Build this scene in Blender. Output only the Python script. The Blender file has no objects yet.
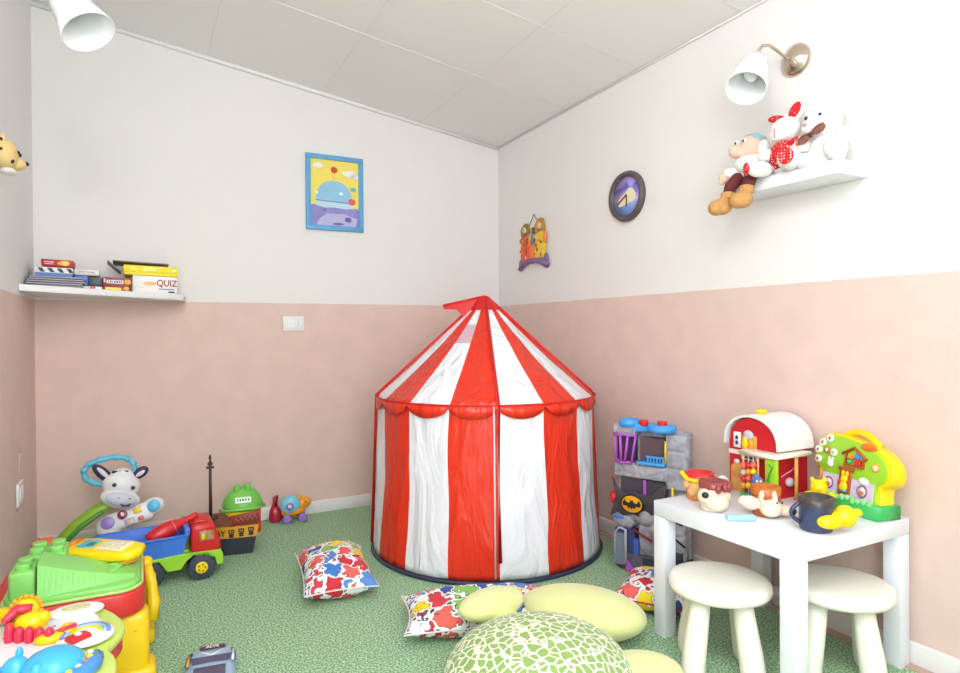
import bpy, bmesh, math, random
from mathutils import Vector, Matrix, Euler, noise
R = math.radians
PI = math.pi
scene = bpy.context.scene
COL = scene.collection

# ------------------------------------------------------------------ materials
def lin(c):
    c = c / 255.0
    return c / 12.92 if c <= 0.04045 else ((c + 0.055) / 1.055) ** 2.4
def rgb(t): return (lin(t[0]), lin(t[1]), lin(t[2]), 1.0)
MATS = {}
def mat(name, col=(200, 200, 200), rough=0.5, metal=0.0, bump=0.0, bscale=60.0, var=0.0, emit=None, sheen=0.0, trans=0.0, coat=0.0, detail=3.0):
    if name in MATS: return MATS[name]
    m = bpy.data.materials.new(name); m.use_nodes = True
    nt = m.node_tree; b = nt.nodes['Principled BSDF']
    b.inputs['Base Color'].default_value = rgb(col)
    b.inputs['Roughness'].default_value = rough
    b.inputs['Metallic'].default_value = metal
    if sheen: b.inputs['Sheen Weight'].default_value = sheen
    if coat: b.inputs['Coat Weight'].default_value = coat
    if trans: b.inputs['Transmission Weight'].default_value = trans
    if bump or var:
        tc = nt.nodes.new('ShaderNodeTexCoord'); n = nt.nodes.new('ShaderNodeTexNoise')
        n.inputs['Scale'].default_value = bscale; n.inputs['Detail'].default_value = detail
        nt.links.new(tc.outputs['Object'], n.inputs['Vector'])
        if bump:
            bp = nt.nodes.new('ShaderNodeBump'); bp.inputs['Strength'].default_value = bump; bp.inputs['Distance'].default_value = 0.01
            nt.links.new(n.outputs['Fac'], bp.inputs['Height']); nt.links.new(bp.outputs['Normal'], b.inputs['Normal'])
        if var:
            mx = nt.nodes.new('ShaderNodeMixRGB'); mx.blend_type = 'MIX'
            mx.inputs[1].default_value = rgb(tuple(max(0, c * (1 - var)) for c in col))
            mx.inputs[2].default_value = rgb(tuple(min(255, c * (1 + var)) for c in col))
            nt.links.new(n.outputs['Fac'], mx.inputs[0]); nt.links.new(mx.outputs[0], b.inputs['Base Color'])
    if emit: b.inputs['Emission Color'].default_value = rgb(emit); b.inputs['Emission Strength'].default_value = 1
    MATS[name] = m
    return m

class NT:
    def __init__(s, name):
        s.m = bpy.data.materials.new(name); s.m.use_nodes = True; s.t = s.m.node_tree; s.b = s.t.nodes['Principled BSDF']
    def n(s, typ, **kw):
        x = s.t.nodes.new('ShaderNode' + typ)
        for k, v in kw.items():
            if hasattr(x, k): setattr(x, k, v)
        return x
    def l(s, a, b): s.t.links.new(a, b)
    def math(s, op, a, b=None):
        x = s.n('Math'); x.operation = op
        for i, q in enumerate((a, b)):
            if q is None: continue
            if isinstance(q, (int, float)): x.inputs[i].default_value = q
            else: s.l(q, x.inputs[i])
        return x.outputs[0]
    def mix(s, f, a, b):
        x = s.n('MixRGB')
        if isinstance(f, (int, float)): x.inputs[0].default_value = f
        else: s.l(f, x.inputs[0])
        for i, q in ((1, a), (2, b)):
            if isinstance(q, tuple): x.inputs[i].default_value = q
            else: s.l(q, x.inputs[i])
        return x.outputs[0]

PAINT_H = 1.189
def wall_mat(name, up, lo):
    k = NT(name); g = k.n('NewGeometry'); sp = k.n('SeparateXYZ'); k.l(g.outputs['Position'], sp.inputs[0])
    nz = k.n('TexNoise'); nz.inputs['Scale'].default_value = 9; nz.inputs['Detail'].default_value = 6; k.l(g.outputs['Position'], nz.inputs['Vector'])
    z = k.math('ADD', sp.outputs[2], k.math('MULTIPLY', k.math('SUBTRACT', nz.outputs['Fac'], 0.5), 0.004))
    f = k.math('GREATER_THAN', z, PAINT_H)
    lo2 = tuple(min(1, c * 1.10) for c in lo[:3]) + (1,); lo1 = tuple(c * 0.92 for c in lo[:3]) + (1,)
    up1 = tuple(c * 0.975 for c in up[:3]) + (1,)
    k.l(k.mix(f, k.mix(nz.outputs['Fac'], lo1, lo2), k.mix(nz.outputs['Fac'], up1, up)), k.b.inputs['Base Color'])
    k.b.inputs['Roughness'].default_value = 0.75
    n2 = k.n('TexNoise'); n2.inputs['Scale'].default_value = 140; k.l(g.outputs['Position'], n2.inputs['Vector'])
    bp = k.n('Bump'); bp.inputs['Strength'].default_value = 0.12; bp.inputs['Distance'].default_value = 0.01
    k.l(n2.outputs['Fac'], bp.inputs['Height']); k.l(bp.outputs['Normal'], k.b.inputs['Normal'])
    return k.m
M_wallback = wall_mat('painted_plaster_back', rgb((240, 235, 230)), rgb((228, 199, 186)))
M_wallright = wall_mat('painted_plaster_right', rgb((240, 235, 230)), rgb((226, 199, 187)))
M_wallleft = wall_mat('painted_plaster_left', rgb((246, 243, 243)), rgb((234, 207, 198)))
def turf():
    k = NT('artificial_turf'); g = k.n('TexCoord')
    a = k.n('TexNoise'); a.inputs['Scale'].default_value = 150; a.inputs['Detail'].default_value = 4; a.inputs['Roughness'].default_value = 0.75
    b = k.n('TexNoise'); b.inputs['Scale'].default_value = 3.5; b.inputs['Detail'].default_value = 3
    c = k.n('TexVoronoi'); c.inputs['Scale'].default_value = 210
    for q in (a, b, c): k.l(g.outputs['Object'], q.inputs['Vector'])
    r = k.n('ValToRGB'); e = r.color_ramp.elements
    e[0].position = 0.42; e[0].color = rgb((84, 130, 88)); e[1].position = 0.60; e[1].color = rgb((224, 242, 212))
    m = e.new(0.5) if hasattr(e, 'new') else None
    m.color = rgb((150, 192, 148))
    k.l(a.outputs['Fac'], r.inputs['Fac'])
    c2 = k.mix(k.math('MULTIPLY', b.outputs['Fac'], 0.30), r.outputs['Color'], rgb((150, 196, 140)))
    k.l(c2, k.b.inputs['Base Color']); k.b.inputs['Roughness'].default_value = 0.85
    bp = k.n('Bump'); bp.inputs['Strength'].default_value = 0.5; bp.inputs['Distance'].default_value = 0.005
    k.l(k.math('ADD', a.outputs['Fac'], k.math('MULTIPLY', c.outputs['Distance'], 0.6)), bp.inputs['Height']); k.l(bp.outputs['Normal'], k.b.inputs['Normal'])
    return k.m
def blobs(name, scale=14.0, seed=0.0, outline=True):
    """printed cotton: hand-cut blobs in bright colours on white with dark outlines"""
    k = NT(name); g = k.n('TexCoord'); mp = k.n('Mapping'); mp.inputs['Location'].default_value = (seed, seed * 0.7, 0)
    k.l(g.outputs['Object'], mp.inputs['Vector'])
    nz = k.n('TexNoise'); nz.inputs['Scale'].default_value = scale * 2.0; nz.inputs['Detail'].default_value = 1.0; k.l(mp.outputs[0], nz.inputs['Vector'])
    w = k.n('VectorMath'); w.operation = 'SCALE'; w.inputs['Scale'].default_value = 1.5 / scale
    s0 = k.n('VectorMath'); s0.operation = 'SUBTRACT'; s0.inputs[1].default_value = (0.5, 0.5, 0.5); k.l(nz.outputs['Color'], s0.inputs[0]); k.l(s0.outputs[0], w.inputs[0])
    ad = k.n('VectorMath'); ad.operation = 'ADD'; k.l(mp.outputs[0], ad.inputs[0]); k.l(w.outputs[0], ad.inputs[1])
    sc2 = k.n('VectorMath'); sc2.operation = 'MULTIPLY'; sc2.inputs[1].default_value = (1, 1, 0.25); k.l(ad.outputs[0], sc2.inputs[0])
    v1 = k.n('TexVoronoi'); v1.inputs['Scale'].default_value = scale; v1.inputs['Randomness'].default_value = 0.9
    v2 = k.n('TexVoronoi'); v2.feature = 'DISTANCE_TO_EDGE'; v2.inputs['Scale'].default_value = scale; v2.inputs['Randomness'].default_value = 0.9
    k.l(sc2.outputs[0], v1.inputs['Vector']); k.l(sc2.outputs[0], v2.inputs['Vector'])
    sp = k.n('SeparateColor'); k.l(v1.outputs['Color'], sp.inputs[0])
    r = k.n('ValToRGB'); r.color_ramp.interpolation = 'CONSTANT'; e = r.color_ramp.elements
    cols = [(214, 45, 60), (60, 125, 205), (250, 222, 30), (216, 60, 70), (90, 140, 210), (140, 200, 95), (240, 100, 90), (246, 214, 20), (60, 90, 170)]
    e[0].color = rgb(cols[0]); e[1].position = 0.11; e[1].color = rgb(cols[1])
    for i, c in enumerate(cols[2:], 2):
        q = e.new(i / len(cols)); q.color = rgb(c)
    k.l(sp.outputs[0], r.inputs['Fac'])
    d = v2.outputs['Distance']
    inside = k.math('GREATER_THAN', d, 0.12); line = k.math('GREATER_THAN', d, 0.085)
    base = k.mix(line, rgb((245, 243, 240)), rgb((70, 60, 90)))
    if not outline: base = rgb((245, 243, 240))
    # fine lines drawn on the white ground
    k.l(k.mix(inside, base, r.outputs['Color']), k.b.inputs['Base Color'])
    k.b.inputs['Roughness'].default_value = 0.8
    return k.m
def shellmat():
    k = NT('leaf_print_plush'); g = k.n('TexCoord')
    nz = k.n('TexNoise'); nz.inputs['Scale'].default_value = 30; k.l(g.outputs['Object'], nz.inputs['Vector'])
    s0 = k.n('VectorMath'); s0.operation = 'SCALE'; s0.inputs['Scale'].default_value = 0.02; k.l(nz.outputs['Color'], s0.inputs[0])
    ad = k.n('VectorMath'); ad.operation = 'ADD'; k.l(g.outputs['Object'], ad.inputs[0]); k.l(s0.outputs[0], ad.inputs[1])
    v = k.n('TexVoronoi'); v.feature = 'DISTANCE_TO_EDGE'; v.inputs['Scale'].default_value = 37; v.inputs['Randomness'].default_value = 0.8
    k.l(ad.outputs[0], v.inputs['Vector'])
    f = k.math('GREATER_THAN', v.outputs['Distance'], 0.085)
    k.l(k.mix(f, rgb((236, 238, 206)), rgb((140, 172, 92))), k.b.inputs['Base Color'])
    k.b.inputs['Roughness'].default_value = 0.85; k.b.inputs['Sheen Weight'].default_value = 0.3
    return k.m
def dots(name, base, dot, scale, thr=0.28):
    k = NT(name); g = k.n('TexCoord'); v = k.n('TexVoronoi'); v.inputs['Scale'].default_value = scale; v.inputs['Randomness'].default_value = 0.25
    k.l(g.outputs['Object'], v.inputs['Vector'])
    k.l(k.mix(k.math('LESS_THAN', v.outputs['Distance'], thr), rgb(base), rgb(dot)), k.b.inputs['Base Color']); k.b.inputs['Roughness'].default_value = 0.85
    return k.m
def cloth(name, col):
    """shiny nylon with soft creases"""
    k = NT(name); g = k.n('TexCoord'); mp = k.n('Mapping'); mp.inputs['Scale'].default_value = (5.5, 5.5, 1.7); mp.inputs['Rotation'].default_value = (0.25, 0.2, 0.4)
    k.l(g.outputs['Object'], mp.inputs['Vector'])
    n = k.n('TexNoise'); n.inputs['Scale'].default_value = 1.6; n.inputs['Detail'].default_value = 3; n.inputs['Roughness'].default_value = 0.5; n.inputs['Distortion'].default_value = 1.2
    k.l(mp.outputs[0], n.inputs['Vector'])
    bp = k.n('Bump'); bp.inputs['Strength'].default_value = 0.85; bp.inputs['Distance'].default_value = 0.035
    k.l(n.outputs['Fac'], bp.inputs['Height']); k.l(bp.outputs['Normal'], k.b.inputs['Normal'])
    k.b.inputs['Base Color'].default_value = rgb(col); k.b.inputs['Roughness'].default_value = 0.33
    return k.m
def rockmat(name, a, b, sc=16):
    k = NT(name); g = k.n('TexCoord')
    n = k.n('TexNoise'); n.inputs['Scale'].default_value = sc; n.inputs['Detail'].default_value = 5; n.inputs['Distortion'].default_value = 1.0
    v = k.n('TexVoronoi'); v.feature = 'DISTANCE_TO_EDGE'; v.inputs['Scale'].default_value = 12
    k.l(g.outputs['Object'], n.inputs['Vector']); k.l(g.outputs['Object'], v.inputs['Vector'])
    k.l(k.mix(n.outputs['Fac'], rgb(a), rgb(b)), k.b.inputs['Base Color'])
    bp = k.n('Bump'); bp.inputs['Strength'].default_value = 0.9; bp.inputs['Distance'].default_value = 0.03
    k.l(k.math('ADD', k.math('MINIMUM', v.outputs['Distance'], 0.12), k.math('MULTIPLY', n.outputs['Fac'], 0.3)), bp.inputs['Height']); k.l(bp.outputs['Normal'], k.b.inputs['Normal'])
    k.b.inputs['Roughness'].default_value = 0.5
    return k.m

P = lambda n, c=(200, 200, 200), r=0.3, **k: mat(n, c, r, **k)
white = P('white_plastic', (240, 240, 238), 0.35)
lacq = P('white_lacquer', (236, 239, 244), 0.3)
cream = P('cream_plastic', (244, 240, 226), 0.32)
trimw = P('white_gloss_trim', (238, 235, 232), 0.4)
red = P('red_plastic', (214, 38, 40)); dred = P('dark_red_plastic', (150, 24, 40)); yellow = P('yellow_plastic', (250, 214, 8)); blue = P('blue_plastic', (72, 128, 228))
lime = P('lime_plastic', (165, 215, 40)); lgreen = P('light_green_plastic', (130, 215, 110)); green = P('green_plastic', (60, 180, 90)); orange = P('orange_plastic', (245, 160, 30))
purple = P('purple_plastic', (150, 120, 205)); magenta = P('magenta_plastic', (190, 90, 205)); sky = P('sky_blue_plastic', (80, 185, 225)); tire = P('dark_rubber', (58, 66, 78), 0.6)
black = P('black_plastic', (35, 35, 42), 0.35); navy = P('navy_plastic', (52, 58, 84), 0.4); grey = P('grey_plastic', (150, 152, 160), 0.45); silver = P('silver_plastic', (190, 195, 205), 0.35)
brown = P('brown_plastic', (120, 62, 38), 0.45); wood = P('orange_wood', (222, 160, 84), 0.5, var=0.12, bscale=30); hippo = P('hippo_blue_plastic', (70, 180, 225))
paper = P('paper_white', (242, 240, 236), 0.6); ink = P('dark_ink', (50, 45, 50), 0.7); redink = P('red_ink', (190, 60, 60), 0.7)
plushw = P('white_plush', (246, 243, 238), 0.95, bump=0.5, bscale=170, sheen=0.4); skin = P('tan_felt', (228, 190, 165), 0.9, bump=0.2, bscale=150)
boot = P('caramel_suede', (200, 150, 88), 0.9, bump=0.3, bscale=120, var=0.1); maroon = P('maroon_corduroy', (104, 36, 40), 0.8, bump=0.3, bscale=200)
chrome = P('brushed_nickel', (205, 190, 172), 0.16, metal=1.0); glassw = P('opal_glass', (252, 252, 252), 0.2, trans=0.0, coat=0.4)
lemon = P('pale_lemon_plush', (228, 231, 158), 0.9, bump=0.35, bscale=140, sheen=0.4, var=0.03)
polka = dots('red_polka_fabric', (205, 28, 32), (250, 235, 230), 120, 0.26)
rednyl = cloth('red_nylon', (228, 52, 26)); whitenyl = cloth('white_nylon', (238, 238, 242)); redtape = P('red_tape', (214, 26, 22), 0.5)

# ------------------------------------------------------------------ mesh builder
def bevel(bm, w, seg=2):
    bmesh.ops.bevel(bm, geom=list(bm.edges), offset=w, segments=seg, profile=0.5, affect='EDGES', clamp_overlap=True)
class B:
    def __init__(s): s.bm = bmesh.new(); s.mats = []; s.M = Matrix.Identity(4)
    def mi(s, m):
        if m not in s.mats: s.mats.append(m)
        return s.mats.index(m)
    def add(s, t, m, M=None, smooth=True):
        i = s.mi(m)
        for f in t.faces: f.material_index = i; f.smooth = smooth
        if M is not None: t.transform(M)
        t.transform(s.M)
        me = bpy.data.meshes.new('t'); t.to_mesh(me); s.bm.from_mesh(me); bpy.data.meshes.remove(me); t.free(); return s
    def box(s, c, d, m, rot=(0, 0, 0), bev=0.0, seg=2, taper=None):
        t = bmesh.new(); bmesh.ops.create_cube(t, size=1)
        for v in t.verts:
            v.co = Vector((v.co.x * d[0], v.co.y * d[1], v.co.z * d[2]))
            if taper and v.co.z > 0: v.co.x *= taper[0]; v.co.y *= taper[1]
        if bev: bevel(t, bev, seg)
        return s.add(t, m, Matrix.Translation(c) @ Euler(rot).to_matrix().to_4x4(), smooth=bool(bev))
    def bb(s, a, b, m, bev=0.0, seg=2):
        return s.box(tuple((a[i] + b[i]) / 2 for i in range(3)), tuple(abs(b[i] - a[i]) for i in range(3)), m, bev=bev, seg=seg)
    def ell(s, c, r, m, rot=(0, 0, 0), n=20):
        t = bmesh.new(); bmesh.ops.create_uvsphere(t, u_segments=n, v_segments=max(8, n * 2 // 3), radius=1)
        if not hasattr(r, '__len__'): r = (r, r, r)
        return s.add(t, m, Matrix.Translation(c) @ Euler(rot).to_matrix().to_4x4() @ Matrix.Diagonal((r[0], r[1], r[2], 1)))
    def cyl(s, p, q, r1, m, r2=None, n=20, bev=0.0):
        p = Vector(p); q = Vector(q); r2 = r1 if r2 is None else r2
        t = bmesh.new(); h = (q - p).length
        bmesh.ops.create_cone(t, cap_ends=True, segments=n, radius1=r1, radius2=r2, depth=h)
        if bev:
            es = [e for e in t.edges if len(e.link_faces) == 2 and any(len(f.verts) > 4 for f in e.link_faces)]
            bmesh.ops.bevel(t, geom=es, offset=bev, segments=2, profile=0.5, affect='EDGES')
        Mx = Matrix.Translation((p + q) / 2) @ (q - p).to_track_quat('Z', 'Y').to_matrix().to_4x4()
        return s.add(t, m, Mx)
    def lathe(s, prof, m, c=(0, 0, 0), n=28, axis=None, rot=(0, 0, 0)):
        t = bmesh.new(); rings = []
        for r, z in prof:
            rings.append([t.verts.new((max(r, 1e-5) * math.cos(2 * PI * i / n), max(r, 1e-5) * math.sin(2 * PI * i / n), z)) for i in range(n)])
        for a, b in zip(rings, rings[1:]):
            for i in range(n): t.faces.new((a[i], a[(i + 1) % n], b[(i + 1) % n], b[i]))
        bmesh.ops.remove_doubles(t, verts=t.verts, dist=2e-5)
        bmesh.ops.recalc_face_normals(t, faces=t.faces)
        Mx = Matrix.Translation(c) @ Euler(rot).to_matrix().to_4x4()
        if axis is not None: Mx = Matrix.Translation(c) @ Vector(axis).to_track_quat('Z', 'Y').to_matrix().to_4x4()
        return s.add(t, m, Mx)
    def prism(s, pts, h, m, M=None, bev=0.0, smooth=None):
        """polygon in local xy extruded to z = h"""
        t = bmesh.new(); vs = [t.verts.new((x, y, 0)) for x, y in pts]; f = t.faces.new(vs)
        r = bmesh.ops.extrude_face_region(t, geom=[f]); bmesh.ops.translate(t, verts=[v for v in r['geom'] if isinstance(v, bmesh.types.BMVert)], vec=(0, 0, h))
        bmesh.ops.recalc_face_normals(t, faces=t.faces)
        if bev:
            es = [e for e in t.edges if any(len(g.verts) == len(pts) for g in e.link_faces)]
            bmesh.ops.bevel(t, geom=es, offset=bev, segments=2, profile=0.5, affect='EDGES', clamp_overlap=True)
        return s.add(t, m, M, smooth=bool(bev) if smooth is None else smooth)
    def tube(s, pts, r, m, n=10, closed=False):
        t = bmesh.new(); pts = [Vector(p) for p in pts]; N = len(pts); rings = []
        up = Vector((0.13, 0.21, 0.97))
        for i, p in enumerate(pts):
            a = pts[(i - 1) % N] if (closed or i > 0) else p; b = pts[(i + 1) % N] if (closed or i < N - 1) else p
            d = (b - a).normalized(); x = d.cross(up)
            if x.length < 0.05: x = d.cross(Vector((1, 0, 0)))
            x.normalize(); y = d.cross(x); rr = r[i] if hasattr(r, '__len__') else r
            rings.append([t.verts.new(p + x * rr * math.cos(2 * PI * j / n) + y * rr * math.sin(2 * PI * j / n)) for j in range(n)])
        for i in range(N if closed else N - 1):
            A, C = rings[i], rings[(i + 1) % N]
            for j in range(n): t.faces.new((A[j], A[(j + 1) % n], C[(j + 1) % n], C[j]))
        if not closed: t.faces.new(list(reversed(rings[0]))); t.faces.new(rings[-1])
        bmesh.ops.recalc_face_normals(t, faces=t.faces)
        return s.add(t, m)
    def obj(s, name, parent=None, label=None, kind=None, remesh=None, sub=0):
        me = bpy.data.meshes.new(name); s.bm.to_mesh(me); s.bm.free()
        for m in s.mats: me.materials.append(m)
        o = bpy.data.objects.new(name, me); COL.objects.link(o)
        if parent: o.parent = parent
        if label: o['label'] = label
        if kind: o['kind'] = kind
        if remesh:
            q = o.modifiers.new('remesh', 'REMESH'); q.mode = 'VOXEL'; q.voxel_size = remesh; q.use_smooth_shade = True
            q = o.modifiers.new('smooth', 'SMOOTH'); q.iterations = 4; q.factor = 0.5
        if sub:
            q = o.modifiers.new('sub', 'SUBSURF'); q.levels = sub; q.render_levels = sub
        return o
def tag(o, label, cat, group=None):
    o['label'] = label; o['category'] = cat
    if group: o['group'] = group
    return o
def thing(name, label, cat, loc=(0, 0, 0), rz=0.0, group=None, rot=None):
    o = bpy.data.objects.new(name, None); COL.objects.link(o); o.empty_display_size = 0.05
    o.location = loc; o.rotation_euler = rot if rot else (0, 0, rz)
    return tag(o, label, cat, group)
def copy_tree(o, parent=None):
    c = o.copy(); COL.objects.link(c); c.parent = parent
    for ch in [x for x in scene.objects if x.parent == o]: copy_tree(ch, c)
    return c
def text(name, body, size, M, m, parent=None, extrude=0.0004, sx=1.0):
    cu = bpy.data.curves.new(name, 'FONT'); cu.body = body; cu.size = size; cu.extrude = extrude; cu.align_x = 'CENTER'; cu.align_y = 'CENTER'; cu.offset = size * 0.015
    t = bpy.data.objects.new('tmp', cu); COL.objects.link(t)
    dg = bpy.context.evaluated_depsgraph_get(); dg.update()
    me = bpy.data.meshes.new_from_object(t.evaluated_get(dg)); bpy.data.objects.remove(t)
    me.materials.clear(); me.materials.append(m); me.transform(M @ Matrix.Diagonal((sx, 1, 1, 1)))
    o = bpy.data.objects.new(name, me); COL.objects.link(o)
    if parent: o.parent = parent
    return o
FRONT = Euler((PI / 2, 0, 0)).to_matrix().to_4x4()        # local xy -> xz plane, facing -y
def T(x, y, z): return Matrix.Translation((x, y, z))
def struct(o): o['kind'] = 'structure'; return o

# ------------------------------------------------------------------ room
XL = -2.522; YF = -4.4
b = B(); b.bb((XL - 0.1, YF, -0.06), (0.1, 0.1, 0.0), turf()); struct(b.obj('floor'))
b = B(); b.bb((XL - 0.1, 0.0, -0.06), (0.1, 0.1, 2.9), M_wallback); struct(b.obj('wall_back'))
b = B(); b.bb((0.0, YF, -0.06), (0.1, 0.0, 2.9), M_wallright); struct(b.obj('wall_right'))
b = B(); b.bb((XL - 0.1, YF, -0.06), (XL, 0.0, 2.9), M_wallleft); struct(b.obj('wall_left'))
b = B(); b.bb((-1.35, YF - 0.1, -0.06), (0.1, YF, 2.9), M_wallright); struct(b.obj('wall_rear_blocker'))  # unseen partial wall, added to hold back world light from behind right
def ceilz(x, y): return 2.227 - 0.143 * x - 0.0166 * y
ceilm = P('ceiling_panel_paint', (246, 243, 240), 0.8, bump=0.05, bscale=20)
b = B(); t = bmesh.new()
vv = [(0.02, 0.02), (0.02, YF), (XL - 0.05, YF), (XL - 0.05, 0.02)]
lo_ = [t.verts.new((x, y, ceilz(x, y))) for x, y in vv]; hi_ = [t.verts.new((x, y, ceilz(x, y) + 0.05)) for x, y in vv]
t.faces.new(lo_); t.faces.new(hi_[::-1])
for j in range(4): t.faces.new((lo_[j], lo_[(j + 1) % 4], hi_[(j + 1) % 4], hi_[j]))
bmesh.ops.recalc_face_normals(t, faces=t.faces); b.add(t, ceilm, smooth=False)
sf = P('seam_filler', (250, 248, 244), 0.7); sg = P('cross_seam_dark', (226, 220, 214), 0.8)  # cross seams a touch darker than the ceiling panels
for y in (-0.775, -1.35, -1.92, -2.49): b.tube([(0, y, ceilz(0, y) + 0.001), (XL, y, ceilz(XL, y) + 0.001)], 0.0030, sf, n=6)
for x in (-0.555, -1.155, -1.755, -2.355): b.tube([(x, 0, ceilz(x, 0) + 0.0005), (x, YF, ceilz(x, YF) + 0.0005)], 0.0012, sg, n=6)
struct(b.obj('ceiling'))
# thin cornice strip along the back and right walls
b = B(); b.tube([(0.0, -0.008, ceilz(0, 0) - 0.008), (XL, -0.008, ceilz(XL, 0) - 0.008)], 0.012, ceilm, n=6); struct(b.obj('trim_1'))
b = B(); b.tube([(-0.006, 0, ceilz(0, 0) - 0.006), (-0.006, YF, ceilz(0, YF) - 0.006)], 0.006, sf, n=6); struct(b.obj('trim_2'))
# baseboards
b = B(); b.bb((XL, -0.014, 0), (0, 0, 0.069), trimw, bev=0.003); struct(b.obj('baseboard_back'))
b = B(); b.bb((-0.014, YF, 0), (0, -0.014, 0.069), trimw, bev=0.003); struct(b.obj('baseboard_right'))
b = B(); b.bb((XL, YF, 0), (XL + 0.014, -0.014, 0.069), trimw, bev=0.003); struct(b.obj('baseboard_left'))
b = B(); b.bb((-0.05, YF, 0), (-0.0145, -0.02, 0.004), P('bare_floor_strip', (196, 165, 150), 0.6)); struct(b.obj('trim_3'))

# ------------------------------------------------------------------ circus tent
def tent():
    root = thing('play_tent', 'round red and white striped play tent with a cone roof in the corner', 'tent', (-0.600, -0.912, 0))
    rb, re_, ze, za = 0.545, 0.513, 0.72, 1.185
    front = math.atan2(-2.724, -1.47) + R(5.5)      # azimuth of the front rib
    seg = 6; n = 16 * seg
    st = lambda i: (i // seg) % 2
    b = B(); t = bmesh.new(); i0, i1 = b.mi(rednyl), b.mi(whitenyl); rows = 26; g = []
    for j in range(rows + 1):
        f = j / rows; z = 0.02 + (ze - 0.02) * f; row = []
        for i in range(n):
            a = front + 2 * PI * i / n
            r = rb + (re_ - rb) * f
            w = math.sin(PI * f) * (0.010 * noise.noise(Vector((math.cos(a) * 5, math.sin(a) * 5, z * 3.0))) + 0.006 * noise.noise(Vector((math.cos(a) * 14 + z * 5, math.sin(a) * 14, z * 7))))
            # stripes lean a little where the cloth hangs
            a2 = a + 0.05 * math.sin(PI * f) * noise.noise(Vector((round(i / seg) * 1.7, 3.1, f * 1.5)))
            q = (i % (4 * seg)) / (4.0 * seg); pull = 0.985 + 0.015 * abs(2 * q - 1) ** 2
            r = r * (1 - (1 - pull) * math.sin(PI * f)) + w
            row.append(t.verts.new((r * math.cos(a2), r * math.sin(a2), z)))
        g.append(row)
    idx = []
    for j in range(rows):
        for i in range(n):
            f = t.faces.new((g[j][i], g[j][(i + 1) % n], g[j + 1][(i + 1) % n], g[j + 1][i])); idx.append(i1 if st(i) == 0 else i0)
    for f, k in zip(t.faces, idx): f.material_index = k; f.smooth = True
    me = bpy.data.meshes.new('t'); t.to_mesh(me); b.bm.from_mesh(me); t.free()
    wl = b.obj('side_wall', root, 'striped nylon side wall'); s = wl.modifiers.new('sol', 'SOLIDIFY'); s.thickness = 0.002
    # roof
    b = B(); t = bmesh.new(); b.mi(rednyl); b.mi(whitenyl); mesh_w = b.mi(P('mauve_mesh_window', (214, 180, 190), 0.6)); g = []; rows = 22
    for j in range(rows + 1):
        f = j / rows; row = []
        for i in range(n):
            a = front + 2 * PI * i / n; q = (i % (4 * seg)) / (4.0 * seg)
            sag = 0.022 * math.sin(PI * q) * math.sin(PI * f) + 0.004 * noise.noise(Vector((math.cos(a) * 6, math.sin(a) * 6, f * 5)))
            r = (re_ + 0.006) * (1 - f) + 0.012 * f - sag
            row.append(t.verts.new((r * math.cos(a), r * math.sin(a), ze + (za - ze) * f - 0.006 * math.sin(PI * q) * (1 - f))))
        g.append(row)
    for j in range(rows):
        for i in range(n):
            f = t.faces.new((g[j][i], g[j][(i + 1) % n], g[j + 1][(i + 1) % n], g[j + 1][i]))
            k = 1 if st(i) == 0 else 0
            ii = (i // seg)
            if ii == 14 and 12 <= j <= 15: k = mesh_w
            f.material_index = k; f.smooth = True
    me = bpy.data.meshes.new('t'); t.to_mesh(me); b.bm.from_mesh(me); t.free()
    rf = b.obj('roof', root, 'striped cone roof with a small mesh vent'); s = rf.modifiers.new('sol', 'SOLIDIFY'); s.thickness = 0.002
    # scalloped valance hanging from the eave
    b = B(); t = bmesh.new(); m = 14
    for k in range(16):
        for i in range(m):
            aa = [front + 2 * PI * (k + (i + e) / m) / 16 for e in (0, 1)]
            dd = [0.008 + 0.046 * math.sqrt(max(0, math.sin(PI * (i + e) / m))) for e in (0, 1)]
            r = re_ + 0.011
            vs = [t.verts.new((r * math.cos(aa[0]), r * math.sin(aa[0]), ze + 0.004)), t.verts.new((r * math.cos(aa[1]), r * math.sin(aa[1]), ze + 0.004)),
                  t.verts.new(((r + .002) * math.cos(aa[1]), (r + .002) * math.sin(aa[1]), ze - dd[1])), t.verts.new(((r + .002) * math.cos(aa[0]), (r + .002) * math.sin(aa[0]), ze - dd[0]))]
            t.faces.new(vs)
    bmesh.ops.remove_doubles(t, verts=t.verts, dist=1e-4); b.add(t, rednyl)
    v = b.obj('valance', root, 'red scalloped valance'); s = v.modifiers.new('sol', 'SOLIDIFY'); s.thickness = 0.0015
    # pipings
    ring = lambda r, z, q=64: [(r * math.cos(2 * PI * i / q), r * math.sin(2 * PI * i / q), z) for i in range(q)]
    b = B(); b.tube(ring(re_ + 0.012, ze + 0.003, 96), 0.0035, redtape, n=6, closed=True); b.obj('eave_piping', root)
    b = B(); b.tube(ring(rb + 0.002, 0.009, 96), 0.010, navy, n=6, closed=True); b.obj('base_hoop', root, 'dark hoop around the foot of the tent')
    for k in range(4):
        a = front + k * PI / 2; c, s_ = math.cos(a), math.sin(a)
        b = B(); b.tube([(0.012 * c, 0.012 * s_, za + 0.004), ((re_ + 0.013) * c, (re_ + 0.013) * s_, ze + 0.004), ((rb + 0.008) * c, (rb + 0.008) * s_, 0.095 if k == 0 else 0.02)], 0.008, redtape, n=8)
        b.obj('rib', root, 'red taped rib and seam')
    b = B(); c, s_ = math.cos(front - 0.035), math.sin(front - 0.035)
    b.tube([((re_ + 0.010) * c, (re_ + 0.010) * s_, ze), ((rb + 0.006) * c, (rb + 0.006) * s_, 0.03)], 0.004, P('zipper_white', (225, 215, 218), 0.5), n=6); b.obj('zipper', root, 'pale zip of the entrance')
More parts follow.
